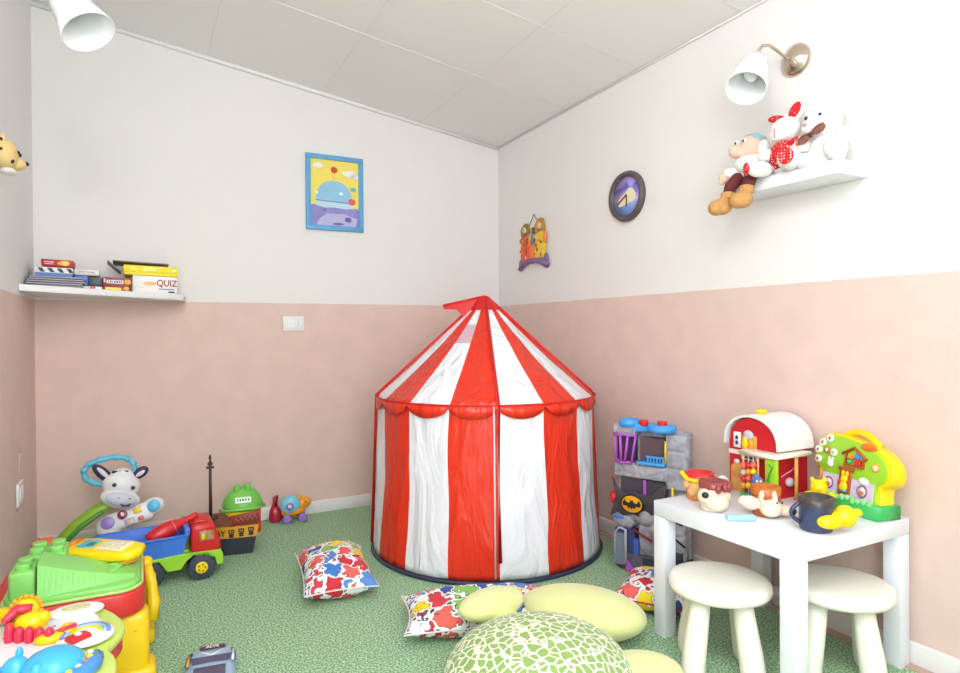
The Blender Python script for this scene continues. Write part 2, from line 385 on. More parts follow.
    b = B(); b.lathe([(0.075, za - 0.058), (0.045, za - 0.020), (0.020, za + 0.008), (0.0, za + 0.014)], redtape, n=20); b.obj('cap', root, 'red cap at the peak')
    # pennant towards camera-left
    d = Vector((-0.90, 0.40, 0)).normalized(); b = B(); t = bmesh.new()
    o0 = Vector((0, 0, za + 0.010)); pts = [o0, o0 + d * 0.205 + Vector((0, 0, -0.045)), o0 + d * 0.200 + Vector((0, 0, -0.062)), o0 + d * 0.145 + Vector((0.0, -0.01, -0.062)), o0 + d * 0.115 + Vector((0, -0.02, -0.098)), o0 + d * 0.04 + Vector((0, -0.015, -0.06))]
    t.faces.new([t.verts.new(p) for p in pts]); b.add(t, redtape, smooth=False); b.tube([pts[0], pts[1]], 0.006, redtape, n=6)
    fl = b.obj('pennant', root, 'red pennant flag'); s = fl.modifiers.new('sol', 'SOLIDIFY'); s.thickness = 0.004
tent()

# ------------------------------------------------------------------ wall decorations
def picture():
    root = thing('framed_picture', 'blue framed picture of a pale blue dome under yellow sky, on the back wall', 'picture', (-1.0875, -0.001, 1.823))
    w, h = 0.331, 0.428; fw = 0.026; fb = P('frame_blue', (98, 168, 215), 0.5, var=0.06, bscale=25)
    b = B()
    b.bb((-w / 2, -0.022, -h / 2), (w / 2, 0, -h / 2 + fw), fb, bev=0.002); b.bb((-w / 2, -0.022, h / 2 - fw), (w / 2, 0, h / 2), fb, bev=0.002)
    b.bb((-w / 2, -0.022, -h / 2 + fw), (-w / 2 + fw, 0, h / 2 - fw), fb, bev=0.002); b.bb((w / 2 - fw, -0.022, -h / 2 + fw), (w / 2, 0, h / 2 - fw), fb, bev=0.002)
    b.obj('frame', root)
    b = B(); y = -0.010; L = lambda i: -0.0112 - 0.0004 * i
    iw, ih = w / 2 - fw, h / 2 - fw
    def flat(pts, i, m): b.prism(pts, 0.0004, m, T(0, L(i) , 0) @ FRONT)
    b.bb((-iw, y, -ih), (iw, -0.002, ih), P('print_yellow', (250, 228, 105), 0.6))
    flat([(-iw, -ih), (iw, -ih), (iw, -0.085)] + [(iw - k * 2 * iw / 14, -0.085 + (0.006 if k % 2 else -0.002) + 0.010 * k / 14) for k in range(1, 14)] + [(-iw, -0.075)], 1, P('print_lilac', (140, 138, 200), 0.6, var=0.15, bscale=30))
    flat([(-0.11, -ih + 0.002), (0.12, -ih + 0.002), (0.13, -0.14), (0.05, -0.115), (-0.05, -0.12), (-0.09, -0.15)], 2, P('print_pale_lilac', (190, 185, 222), 0.6))
    dome = [(-0.112 + 0.0, -0.05)] + [(0.105 * -math.cos(PI * k / 24) - 0.005, -0.045 + 0.115 * math.sin(PI * k / 24) ** 0.8) for k in range(25)] + [(0.10, -0.05)]
    flat(dome, 3, P('print_ice_blue', (150, 200, 228), 0.6, var=0.05, bscale=12))
    flat([(-0.11, -0.048), (0.10, -0.055), (0.105, -0.08), (0.06, -0.088), (0.0, -0.082), (-0.06, -0.086), (-0.108, -0.076)], 4, P('print_foam', (196, 224, 238), 0.6))
    flat([(-0.112, -0.048), (0.10, -0.055), (0.10, -0.051), (-0.112, -0.044)], 5, P('print_line', (90, 100, 130), 0.6))
    rnd = random.Random(3)
    blob = lambda x, z, rx, rz, k=14, j=0.18: [(x + rx * math.cos(2 * PI * i / k) * (1 + rnd.uniform(-j, j)), z + rz * math.sin(2 * PI * i / k) * (1 + rnd.uniform(-j, j))) for i in range(k)]
    pw = P('print_white', (248, 248, 244), 0.6)
    for x, z, rx, rz in ((-0.095, 0.150, 0.030, 0.016), (0.085, 0.118, 0.040, 0.018), (0.115, 0.105, 0.022, 0.016)): flat(blob(x, z, rx, rz), 5, pw)
    flat(blob(-0.004, 0.133, 0.019, 0.018), 5, P('print_orange', (214, 80, 30), 0.6)); flat(blob(0.098, -0.043, 0.022, 0.020), 6, P('print_pink', (226, 92, 96), 0.6))
    flat(blob(0.035, 0.0, 0.011, 0.009, j=0.05), 5, pw); flat(blob(-0.105, -0.002, 0.008, 0.010, j=0.05), 5, pw)
    flat(blob(0.108, 0.03, 0.018, 0.012), 5, P('print_teal', (120, 190, 190), 0.6))
    flat(blob(0.075, -0.148, 0.022, 0.016), 4, P('print_violet', (112, 100, 170), 0.6)); flat(blob(-0.06, -0.10, 0.010, 0.008), 4, P('print_violet'))
    flat(blob(0.02, -0.175, 0.035, 0.007), 4, P('print_violet'))
    for k in range(9): flat(blob(-0.02 + 0.006 * (k % 3) + rnd.uniform(-.012, .022), 0.085 + 0.012 * (k // 3), 0.0018, 0.0018, 6), 5, P('print_orange'))
    b.obj('print', root, 'printed picture with clouds, a dome shape and purple waves')
picture()
def clock():
    root = thing('wall_clock', 'round dark framed wall clock with a blue and purple picture dial, on the right wall', 'clock', (-0.001, -1.262, 1.668), rz=-PI / 2)
    b = B(); b.lathe([(0.096, 0.0), (0.120, 0.0), (0.122, 0.012), (0.116, 0.026), (0.104, 0.028), (0.094, 0.018), (0.092, 0.004)], P('clock_frame_brown', (92, 78, 80), 0.4), rot=(PI / 2, 0, 0), n=48); b.obj('frame', root)
    k = NT('dial_paint'); g = k.n('TexCoord'); sp = k.n('SeparateXYZ'); k.l(g.outputs['Object'], sp.inputs[0])
    n = k.n('TexNoise'); n.inputs['Scale'].default_value = 22; n.inputs['Detail'].default_value = 3; k.l(g.outputs['Object'], n.inputs['Vector'])
    r = k.n('ValToRGB'); e = r.color_ramp.elements; r.color_ramp.interpolation = 'LINEAR'
    e[0].position = 0.0; e[0].color = rgb((110, 150, 225)); e[1].position = 1.0; e[1].color = rgb((190, 160, 225))
    for p_, c_ in ((0.3, (150, 175, 235)), (0.42, (205, 190, 225)), (0.56, (165, 150, 220)), (0.70, (100, 100, 200)), (0.78, (190, 165, 232))): q = e.new(p_); q.color = rgb(c_)
    f = k.math('ADD', k.math('MULTIPLY', sp.outputs[2], 5.0), k.math('ADD', k.math('MULTIPLY', n.outputs['Fac'], 0.5), 0.25)); k.l(f, r.inputs['Fac']); k.l(r.outputs['Color'], k.b.inputs['Base Color']); k.b.inputs['Roughness'].default_value = 0.4
    b = B(); b.cyl((0, -0.001, 0), (0, -0.012, 0), 0.096, k.m, n=48); d = b.obj('dial', root)
    b = B(); pts = [(-0.045, -0.045), (0.02, -0.035), (0.06, -0.025), (0.066, 0.005), (0.045, 0.032), (0.02, 0.040), (-0.005, 0.020), (-0.05, -0.005), (-0.065, -0.03)]
    b.prism(pts, 0.001, P('dial_cream', (244, 226, 190), 0.5), T(0, -0.012, 0) @ FRONT); b.obj('painted_house', d)
    b = B(); b.box((-0.028, -0.016, -0.012), (0.075, 0.002, 0.008), P('hand_brown', (130, 60, 60), 0.4), rot=(0, -0.55, 0)); b.obj('minute_hand', root)
    b = B(); b.box((0.006, -0.018, -0.022), (0.006, 0.002, 0.055), ink); b.obj('hour_hand', root)
clock()
def plaque():
    root = thing('ceramic_plaque', 'painted clay wall plaque of orange and yellow figures hung on a string, beside the corner', 'plaque', (-0.002, -0.438, 1.432), rz=-PI / 2)
    rnd = random.Random(5)
    def fig(x, w, h, m, hair, face, name):
        b = B()
        b.ell((x, -0.012, h * 0.36), (w * 0.52, 0.012, h * 0.38), m); b.ell((x - w * 0.22, -0.014, h * 0.18), (w * 0.26, 0.012, h * 0.2), m); b.ell((x + w * 0.22, -0.014, h * 0.18), (w * 0.26, 0.012, h * 0.2), m)
        b.ell((x, -0.016, h * 0.60), (w * 0.62, 0.012, h * 0.10), m)
        b.ell((x, -0.018, h * 0.86), (w * 0.22, 0.010, h * 0.095), face); b.ell((x, -0.010, h * 0.92), (w * 0.36, 0.014, h * 0.12), hair); b.ell((x + w * 0.30, -0.012, h * 0.80), (w * 0.10, 0.012, h * 0.14), hair); b.ell((x + w * 0.5, -0.016, h * 0.55), (w * 0.14, 0.010, h * 0.14), P('clay_orange', (238, 130, 50), 0.4)); b.ell((x - w * 0.34, -0.012, h * 0.82), (w * 0.12, 0.012, h * 0.15), hair)
        for i in range(16): b.ell((x + rnd.uniform(-w, w) * 0.4, -0.025, h * rnd.uniform(0.1, 0.66)), (0.006, 0.004, 0.010), rnd.choice([P('clay_orange', (238, 130, 50), 0.4), P('clay_red', (205, 60, 45), 0.4), P('clay_brown', (120, 70, 40), 0.4), P('clay_cream', (240, 210, 150), 0.4)]))
        b.obj(name, root)
    fig(-0.085, 0.10, 0.235, P('clay_salmon', (232, 92, 60), 0.4, var=0.15, bscale=40), P('clay_olive', (140, 120, 50), 0.4), P('clay_skin', (240, 190, 140), 0.4), 'figure')
    fig(0.075, 0.11, 0.245, P('clay_yellow', (246, 196, 40), 0.4, var=0.12, bscale=40), P('clay_gold', (190, 130, 50), 0.4), P('clay_skin'), 'figure')
    b = B(); b.ell((-0.006, -0.012, 0.06), (0.035, 0.010, 0.06), P('clay_orange')); b.ell((0.0, -0.014, 0.14), (0.018, 0.010, 0.045), P('clay_grey_blue', (120, 130, 170), 0.4)); b.ell((0.006, -0.014, 0.19), (0.015, 0.010, 0.02), P('clay_brown')); b.ell((-0.024, -0.014, 0.155), (0.014, 0.010, 0.022), P('clay_lime', (190, 200, 90), 0.4)); b.obj('middle_figure', root)
    b = B(); m = P('clay_mauve', (128, 100, 140), 0.4)
    b.tube([(-0.15, -0.012, -0.028), (-0.11, -0.014, 0.0), (-0.05, -0.014, 0.012), (0.03, -0.014, 0.012), (0.10, -0.014, 0.0), (0.15, -0.012, -0.028)], [0.016, 0.022, 0.017, 0.017, 0.024, 0.018], m)
    b.ell((-0.135, -0.012, -0.003), (0.024, 0.012, 0.036), m); b.ell((0.135, -0.012, 0.002), (0.026, 0.012, 0.040), m); b.obj('ground', root)
    b = B(); b.tube([(-0.06, -0.006, 0.22), (-0.004, -0.004, 0.285), (0.055, -0.006, 0.225)], 0.0022, P('string_brown', (130, 100, 80), 0.8), n=6); b.obj('string', root)
    b = B(); b.cyl((-0.004, 0.0, 0.288), (-0.004, -0.010, 0.286), 0.003, P('nail_steel', (150, 150, 150), 0.3, metal=1)); b.obj('nail', root)
plaque()
def switches():
    root = thing('light_switch', 'white wall switch plate just below the paint line, left of the tent', 'switch', (-1.326, -0.001, 1.076))
    b = B(); b.bb((-0.058, -0.009, -0.041), (0.058, 0, 0.041), trimw, bev=0.003); b.obj('plate', root)
    b = B(); b.bb((-0.034, -0.013, -0.024), (0.008, -0.006, 0.024), white, bev=0.002); b.obj('rocker', root); b = B(); b.bb((0.011, -0.013, -0.024), (0.032, -0.006, 0.024), white, bev=0.002); b.obj('rocker', root)
    b = B(); b.bb((0.022, -0.0135, -0.018), (0.024, -0.012, 0.018), P('slot_grey', (150, 145, 150), 0.5)); b.obj('slot', root)
    root = thing('wall_outlet', 'white wall socket low on the left wall with cracked plaster around it', 'outlet', (XL + 0.001, -0.50, 0.385), rz=PI / 2)
    b = B(); b.bb((-0.06, -0.010, -0.045), (0.06, 0, 0.045), trimw, bev=0.003); b.obj('plate', root)
    for x in (-0.02, 0.024): b = B(); b.bb((x - 0.016, -0.013, -0.026), (x + 0.016, -0.008, 0.026), white, bev=0.002); b.obj('socket', root)
    b = B()
    for p in ([(-0.05, -0.0005, -0.05), (-0.03, -0.0005, -0.065), (0.05, -0.0005, -0.03), (0.10, -0.0005, 0.0)], [(0.03, -0.0005, 0.05), (0.025, -0.0005, 0.16)], [(0.05, -0.0005, 0.13), (0.10, -0.0005, 0.17)]): b.tube(p, 0.0018, P('crack_pale', (214, 196, 190), 0.9), n=4)
    b.obj('plaster_crack', root)
switches()
def leopard():
    root = thing('leopard_mask', 'small yellow leopard head decoration with dark patches on the left wall', 'mask', (XL + 0.002, -0.89, 1.655), rz=PI / 2); root.scale = (0.8, 0.8, 0.8)
    f = dots('leopard_fur', (238, 205, 140), (70, 48, 36), 26, 0.26)
    b = B(); b.ell((0, -0.04, 0), (0.07, 0.045, 0.065), f); b.ell((0.035, -0.075, -0.03), (0.035, 0.035, 0.028), f); b.ell((-0.05, -0.035, 0.055), (0.022, 0.014, 0.024), f); b.ell((0.05, -0.035, 0.055), (0.022, 0.014, 0.024), f); b.obj('head', root, remesh=0.004)
    b = B(); b.ell((0.04, -0.108, -0.025), (0.014, 0.010, 0.010), black); b.obj('nose', root)
    for x in (-0.01, 0.035):
        b = B(); b.ell((x + 0.005, -0.082, 0.012), 0.009, black); b.obj('eye', root)
    b = B(); b.ell((0.02, -0.045, -0.07), (0.05, 0.03, 0.018), plushw); b.obj('collar', root, 'white ruff')
leopard()

# ------------------------------------------------------------------ lamps
def sconce(root, plate_n, arm, neck, mouth_c, length=0.135, rad=0.075):
    """arm is a list of points starting at the plate; shade hangs from neck towards mouth_c (root coordinates)"""
    n = Vector(plate_n)
    b = B(); b.lathe([(0.058, 0.0), (0.058, 0.006), (0.048, 0.016), (0.028, 0.030), (0.012, 0.036), (0.0, 0.037)], chrome, axis=n, n=36); b.obj('wall_plate', root)
    b = B(); b.tube(arm, 0.0055, chrome, n=10); b.obj('arm', root)
    ax = (Vector(mouth_c) - Vector(neck)).normalized(); L = (Vector(mouth_c) - Vector(neck)).length
    b = B(); b.lathe([(0.012, -0.02), (0.014, 0.0), (0.012, 0.012)], chrome, c=neck, axis=ax, n=20); b.obj('lamp_holder', root)
    pr = [(0.016, 0.0), (0.030, 0.008), (0.044, L * 0.22), (0.055, L * 0.48), (0.064, L * 0.75), (rad, L), (rad - 0.003, L), (0.061, L * 0.75), (0.052, L * 0.48), (0.040, L * 0.24), (0.024, 0.013), (0.0, 0.010)]
    b = B(); b.lathe(pr, glassw, c=neck, axis=ax, n=40); b.obj('lamp_shade', root, 'white opal glass bell shade')
    b = B(); b.ell(Vector(neck) + ax * L * 0.5, (0.024, 0.024, 0.03), P('frosted_bulb', (245, 245, 245), 0.3)); b.obj('bulb', root)
r_ = thing('wall_lamp', 'white bell shaded wall lamp with nickel plate above the soft toys on the right wall', 'lamp', (0, -2.152, 1.985))
sconce(r_, (-1, 0, 0), [(-0.02, 0, 0.0), (-0.045, 0.010, 0.006), (-0.075, 0.022, 0.030), (-0.105, 0.030, 0.045), (-0.132, 0.036, 0.040), (-0.146, 0.040, 0.022), (-0.150, 0.042, 0.008)], (-0.150, 0.044, -0.002), (-0.248, 0.012, -0.140), rad=0.068)
r_ = thing('wall_lamp', 'white bell shaded wall lamp at the top left corner of the view', 'lamp', (XL, -1.55, 2.12))
sconce(r_, (1, 0, 0), [(0.02, 0, 0), (0.06, 0.01, 0.03), (0.12, 0.08, 0.06), (0.18, 0.18, 0.05), (0.21, 0.22, 0.015)], (0.217, 0.235, -0.009), (0.315, 0.165, -0.187), rad=0.078)

# ------------------------------------------------------------------ right shelf and soft toys
b = B(); b.bb((-0.155, -2.406, 1.512), (-0.001, -1.985, 1.556), lacq, bev=0.002); tag(b.obj('wall_shelf'), 'thick white floating shelf on the right wall carrying three soft toys', 'shelf')
SH = 1.556
def gnome():
    root = thing('gnome_plush', 'bearded gnome soft toy with caramel boots hanging over the left end of the white shelf', 'soft toy', (-0.112, -2.062, SH))
    b = B(); b.ell((-0.01, 0.0, 0.05), (0.05, 0.05, 0.06), plushw); b.ell((0.0, 0, 0.01), (0.05, 0.05, 0.025), plushw)
    b.ell((-0.05, 0.045, 0.035), (0.04, 0.022, 0.022), plushw, rot=(0, 0.2, -0.6)); b.ell((-0.045, -0.04, 0.04), (0.035, 0.02, 0.022), plushw); b.obj('body', root, remesh=0.004)
    b = B(); b.ell((-0.09, 0.058, 0.015), (0.022, 0.012, 0.016), skin, rot=(0, 0.5, 0)); b.ell((-0.098, 0.062, 0.002), (0.012, 0.007, 0.010), skin); b.obj('hand', root, remesh=0.003)
    b = B(); b.ell((-0.015, -0.005, 0.125), (0.045, 0.042, 0.045), skin); b.ell((-0.068, 0.022, 0.108), (0.028, 0.022, 0.024), skin); b.ell((-0.06, 0.005, 0.098), (0.02, 0.02, 0.018), skin); hd = b.obj('head', root, remesh=0.003)
    b = B(); b.ell((-0.045, -0.002, 0.060), (0.034, 0.038, 0.032), plushw); b.ell((0.0, -0.045, 0.11), (0.03, 0.018, 0.035), plushw); b.ell((0.02, 0.0, 0.14), (0.03, 0.035, 0.03), P('grey_green_wool', (190, 205, 205), 0.95)); b.obj('beard', hd, remesh=0.004)
    b = B(); b.lathe([(0.044, 0.0), (0.036, 0.02), (0.014, 0.034), (0.0, 0.038)], P('hat_teal', (150, 178, 180), 0.9), c=(-0.005, -0.008, 0.140), axis=(0.25, -0.1, 1)); b.obj('hat', hd)
    for s in (-1, 1):
        b = B(); b.ell((-0.053, 0.012 + s * 0.017, 0.142), (0.007, 0.009, 0.009), white); b.ell((-0.059, 0.013 + s * 0.017, 0.142), (0.004, 0.005, 0.005), brown); b.obj('eye', hd)
    for (dx, dy, dz) in ((0.0, 0.028, 0), (0.012, -0.032, 0.012)):
        b = B(); b.tube([(-0.01, dy * 0.7, 0.02), (-0.055, dy, 0.012), (-0.085 + dx, dy * 1.1, -0.018), (-0.095 + dx, dy * 1.15, -0.05 + dz)], [0.024, 0.024, 0.022, 0.020], maroon, n=12); lg = b.obj('leg', root)
        b = B(); b.cyl((-0.095 + dx, dy * 1.15, -0.04 + dz), (-0.098 + dx, dy * 1.15, -0.065 + dz), 0.025, boot); b.ell((-0.110 + dx, dy * 1.3 + 0.012, -0.088 + dz), (0.036, 0.036, 0.030), boot); b.ell((-0.125 + dx, dy * 1.4 + 0.02, -0.092 + dz), (0.030, 0.030, 0.028), boot); b.obj('boot', lg, 'caramel boot', remesh=0.003)
gnome()
def rabbit():
    root = thing('rabbit_plush', 'white rabbit soft toy with red polka dot body and ears between gnome and bear', 'soft toy', (-0.110, -2.195, SH - 0.004), rz=R(8)); root.scale = (1.04, 1.04, 1.06)
    b = B(); b.ell((0, 0, 0.045), (0.045, 0.045, 0.055), plushw); b.ell((-0.07, 0.055, 0.022), (0.045, 0.026, 0.026), plushw, rot=(0, 0, -0.5)); b.ell((-0.07, -0.045, 0.035), (0.05, 0.036, 0.036), plushw, rot=(0, 0, 0.3))
    b.ell((-0.03, 0.05, 0.07), (0.022, 0.032, 0.022), plushw); b.ell((-0.02, -0.055, 0.085), (0.022, 0.036, 0.026), plushw); b.ell((-0.01, 0.0, 0.145), (0.042, 0.048, 0.042), plushw); b.ell((-0.035, 0.005, 0.128), (0.025, 0.034, 0.022), plushw)
    b.ell((0.0, -0.03, 0.20), (0.010, 0.024, 0.036), plushw, rot=(0.6, 0, 0)); b.ell((0.0, 0.03, 0.188), (0.010, 0.038, 0.018), plushw, rot=(0.2, 0, 0)); b.obj('body', root, remesh=0.0035)
    b = B(); b.ell((-0.016, 0.004, 0.062), (0.040, 0.046, 0.052), polka); b.ell((-0.03, -0.04, 0.095), (0.016, 0.02, 0.012), polka, rot=(-0.5, 0, 0)); b.obj('dress', root, 'red polka dot front')
    b = B(); b.ell((-0.009, -0.031, 0.202), (0.005, 0.017, 0.028), polka, rot=(0.6, 0, 0)); b.obj('ear_lining', root, 'red polka dot ear lining')
    b = B(); b.ell((-0.009, 0.031, 0.190), (0.005, 0.030, 0.012), polka, rot=(0.2, 0, 0)); b.obj('ear_lining', root, 'red polka dot ear lining')
    b = B(); b.ell((-0.113, 0.078, 0.022), (0.007, 0.017, 0.021), polka, rot=(0, 0, -0.5)); b.obj('foot_pad', root, 'red polka dot sole')
    b = B(); b.ell((-0.116, -0.058, 0.035), (0.007, 0.023, 0.027), polka, rot=(0, 0, 0.3)); b.obj('foot_pad', root, 'red polka dot sole')
    b = B(); b.tube([(-0.061, 0.008, 0.142), (-0.064, 0.008, 0.128), (-0.060, 0.008, 0.115)], 0.0018, P('pink_thread', (214, 130, 120), 0.8), n=6); b.obj('nose', root)
rabbit()
def bear():
    root = thing('bear_plush', 'fluffy white bear soft toy with a dark bow, rightmost of the three on the shelf', 'soft toy', (-0.095, -2.330, SH - 0.004), rz=R(4)); root.scale = (1.04, 1.04, 1.06)
    b = B(); b.ell((0, 0, 0.05), (0.055, 0.055, 0.06), plushw); b.ell((-0.005, 0.012, 0.140), (0.052, 0.058, 0.050), plushw); b.ell((-0.045, 0.026, 0.122), (0.026, 0.030, 0.024), plushw)
    b.ell((0.005, 0.055, 0.185), (0.016, 0.022, 0.022), plushw); b.ell((0.0, -0.042, 0.182), (0.016, 0.024, 0.024), plushw); b.ell((-0.035, -0.046, 0.045), (0.045, 0.030, 0.038), plushw); b.ell((-0.045, 0.045, 0.022), (0.045, 0.028, 0.024), plushw)
    b.ell((-0.03, 0.06, 0.075), (0.03, 0.022, 0.024), plushw); b.ell((-0.01, -0.054, 0.085), (0.03, 0.020, 0.028), plushw)
    o = b.obj('body', root, remesh=0.0035)
    for y in (0.038, -0.006):
        b = B(); b.ell((-0.049, y, 0.152), 0.006, black); b.obj('eye', root)
    b = B(); b.ell((-0.071, 0.030, 0.126), (0.004, 0.007, 0.005), P('bear_nose', (200, 150, 140), 0.6)); b.obj('nose', root)
    b = B(); m = P('tartan_bow', (110, 92, 74), 0.7, var=0.3, bscale=90)
    for s in (-1, 1): b.ell((-0.062, 0.014 + s * 0.024, 0.094 - s * 0.010), (0.009, 0.022, 0.011), m, rot=(-0.4, 0, 0)); b.tube([(-0.070, 0.014 + s * 0.024 + 0.021 * math.cos(2 * PI * i / 14), 0.094 - s * 0.010 + 0.011 * math.sin(2 * PI * i / 14) - 0.008 * math.cos(2 * PI * i / 14)) for i in range(14)], 0.0022, P('bow_red_edge', (190, 60, 50), 0.7), n=5, closed=True)
    b.ell((-0.066, 0.014, 0.094), (0.008, 0.007, 0.008), ink); b.obj('bow', root, 'dark bow edged in red')
bear()

# ------------------------------------------------------------------ left shelf with games
def lshelf():
    b = B(); t = bmesh.new(); pts = [(XL + .002, -0.002), (XL + .002, -0.44), (-1.893, -0.20), (-1.872, -0.002)]
    zb = lambda x: 1.186 + (x + 1.88) * -0.03
    lo_ = [t.verts.new((x, y, zb(x))) for x, y in pts]; hi_ = [t.verts.new((x, y, zb(x) + 0.028)) for x, y in pts]
    t.faces.new(lo_); t.faces.new(hi_)
    for j in range(4): t.faces.new((lo_[j], lo_[(j + 1) % 4], hi_[(j + 1) % 4], hi_[j]))
    bmesh.ops.recalc_face_normals(t, faces=t.faces); bevel(t, 0.002); b.add(t, trimw); tag(b.obj('corner_shelf'), 'thin white shelf in the left corner holding board games', 'shelf')
lshelf()
def sz(x): return 1.2145 + (x + 1.88) * -0.03
tilt = 0.03
def gbox(name, x0, x1, y, dep, z0, h, m, label, cat='game box', rz=0.0, lid=None, group=None):
    root = thing(name, label, cat, ((x0 + x1) / 2, y, z0), group=group, rot=(0, tilt, rz))
    w = x1 - x0; b = B(); b.bb((-w / 2, 0, 0), (w / 2, dep, h * 0.62), m, bev=0.0015); b.obj('tray', root)
    b = B(); b.bb((-w / 2 - 0.0015, -0.0015, h * 0.30), (w / 2 + 0.0015, dep + 0.0015, h), lid or m, bev=0.0015); b.obj('lid', root)
    return root
quiz = gbox('quiz_box', -2.112, -1.922, -0.185, 0.15, sz(-2.02), 0.083, P('game_white', (244, 240, 232), 0.4), 'white quiz game box with red lettering under the yellow box on the corner shelf')
text('lettering', 'QUIZ', 0.043, T(0.050, -0.003, 0.050) @ FRONT, P('quiz_red', (165, 60, 55), 0.6), quiz, sx=0.85)
b = B(); b.prism([(0.012 + 0.003, 0.020), (0.085, 0.020), (0.085, 0.024), (0.015, 0.024)], 0.0006, P('print_violet'), T(0, -0.0025, 0) @ FRONT); b.prism([(0.058, 0.006), (0.085, 0.006), (0.085, 0.013), (0.058, 0.013)], 0.0006, ink, T(0, -0.0012, 0) @ FRONT)
b.prism([(-0.055, 0.045), (-0.03, 0.056), (-0.005, 0.054), (0.010, 0.046), (-0.01, 0.038), (-0.035, 0.037)], 0.0006, orange, T(0, -0.0025, 0) @ FRONT); b.obj('print', quiz)
yb = gbox('game_box', -2.148, -1.918, -0.185, 0.15, sz(-2.03) + 0.085, 0.046, P('game_yellow', (250, 226, 20), 0.4), 'long yellow game box lying on top of the quiz box')
b = B(); b.bb((-0.035, -0.0022, 0.022), (0.022, -0.001, 0.038), P('game_label_pale', (250, 240, 130), 0.5)); b.ell((0.098, -0.002, 0.027), (0.008, 0.001, 0.006), white); b.bb((-0.09, -0.0022, 0.026), (-0.06, -0.001, 0.034), P('game_label_pale')); b.obj('label_print', yb)
b = B(); b.box((-2.075, -0.072, sz(-2.08) + 0.145), (0.24, 0.12, 0.004), P('grey_board', (150, 140, 138), 0.6), rot=(-0.10, 0.04, 0)); b.box((-2.190, -0.085, sz(-2.08) + 0.125), (0.075, 0.10, 0.004), P('grey_board'), rot=(-0.1, 0.75, 0)); tag(b.obj('game_board'), 'grey folded game board lying behind and above the yellow box', 'game board')
brn = gbox('game_box', -2.232, -2.125, -0.215, 0.12, sz(-2.18), 0.064, P('game_brown', (160, 62, 48), 0.4), 'brown and red game box with a white name band, left of the quiz box')
b = B(); b.bb((-0.04, -0.003, 0.036), (0.028, -0.0015, 0.052), paper); b.bb((-0.045, -0.003, 0.004), (0.02, -0.0005, 0.018), yellow); b.ell((0.046, -0.003, 0.045), (0.016, 0.002, 0.012), orange); b.ell((0.040, -0.002, 0.014), (0.014, 0.002, 0.010), orange); b.ell((-0.048, -0.002, 0.048), (0.005, 0.001, 0.010), P('skin_pink', (240, 200, 180), 0.6)); b.obj('label_print', brn)
text('lettering', 'CLIPPO', 0.015, T(-0.006, -0.0034, 0.044) @ FRONT, navy, brn) if False else None
b = B()
for i, (x, w_) in enumerate(((-0.034, .003), (-0.027, .006), (-0.018, .003), (-0.010, .006), (-0.001, .007), (0.009, .005), (0.017, .005))): b.bb((x, -0.0036, 0.039), (x + w_, -0.0028, 0.049), P('letter_slate', (110, 110, 150), 0.6))
b.obj('lettering', brn, 'dark lettering on the white band')
def magazines():
    rnd = random.Random(8); z = sz(-2.42) + 0.001
    cols = [(70, 72, 96), (120, 112, 130), (58, 60, 84), (92, 88, 112), (66, 76, 104)]
    labs = ['dark slate magazine at the bottom of the pile on the corner shelf', 'mauve magazine second from the bottom of the corner shelf pile', 'dark blue magazine in the middle of the corner shelf pile', 'violet magazine second from the top of the corner shelf pile', 'steel blue magazine on top of the corner shelf pile, under the striped box']
    for i in range(5):
        w, d, h = 0.20 + rnd.uniform(-.01, .015), 0.22, 0.0085
        root = thing('magazine', labs[i], 'magazine', (-2.405 + rnd.uniform(-.006, .006), -0.20, z), group='magazines piled on the corner shelf', rot=(0, tilt, rnd.uniform(-.06, .06)))
        b = B(); b.bb((-w / 2, -d / 2, 0), (w / 2, d / 2, h), P('mag_cover_%d' % i, cols[i], 0.35), bev=0.002); b.obj('cover', root)
        b = B(); b.bb((-w / 2 + .004, -d / 2 - 0.0015, 0.002), (w / 2 + .0015, d / 2 - .004, h - 0.002), P('mag_pages', (188, 182, 190), 0.7)); b.obj('pages', root)
        z += h + 0.0012
    return z
zt = magazines()
sb = gbox('game_box', -2.492, -2.352, -0.215, 0.16, zt + 0.0035, 0.042, P('game_blue', (96, 136, 204), 0.4), 'flat blue box with black and white diagonal stripes on top of the magazines', lid=P('game_white'))
b = B()
for i in range(4): x = -0.062 + i * 0.036; b.prism([(x, 0.038), (x + 0.018, 0.038), (x + 0.030, 0.020), (x + 0.014, 0.020)], 0.0006, P('stripe_dark', (50, 58, 84), 0.5), T(0, -0.0020, 0) @ FRONT)
b.bb((-0.07, -0.0024, 0.0), (0.07, -0.0010, 0.017), P('game_blue')); b.obj('stripe_print', sb)
rbx = gbox('game_box', -2.468, -2.350, -0.215, 0.12, zt + 0.050, 0.030, P('game_red', (196, 36, 44), 0.4), 'small red box with a yellow badge on top of the striped blue box')
b = B(); b.ell((0.028, -0.002, 0.015), (0.020, 0.0012, 0.011), yellow); b.ell((0.010, -0.002, 0.014), (0.010, 0.0012, 0.008), orange); b.bb((-0.05, -0.0026, 0.016), (-0.012, -0.0014, 0.021), P('game_label_pink', (240, 190, 190), 0.5)); b.bb((-0.048, -0.0026, 0.008), (-0.014, -0.0014, 0.012), P('game_label_pink')); b.obj('label_print', rbx)
bl = gbox('game_box', -2.345, -2.297, -0.17, 0.10, sz(-2.32) + 0.006, 0.062, P('game_bright_blue', (50, 130, 215), 0.4), 'small bright blue box in the middle of the corner shelf')
wb = gbox('game_box', -2.346, -2.250, -0.165, 0.09, sz(-2.30) + 0.071, 0.026, P('game_white'), 'thin white box on top of the small bright blue box')
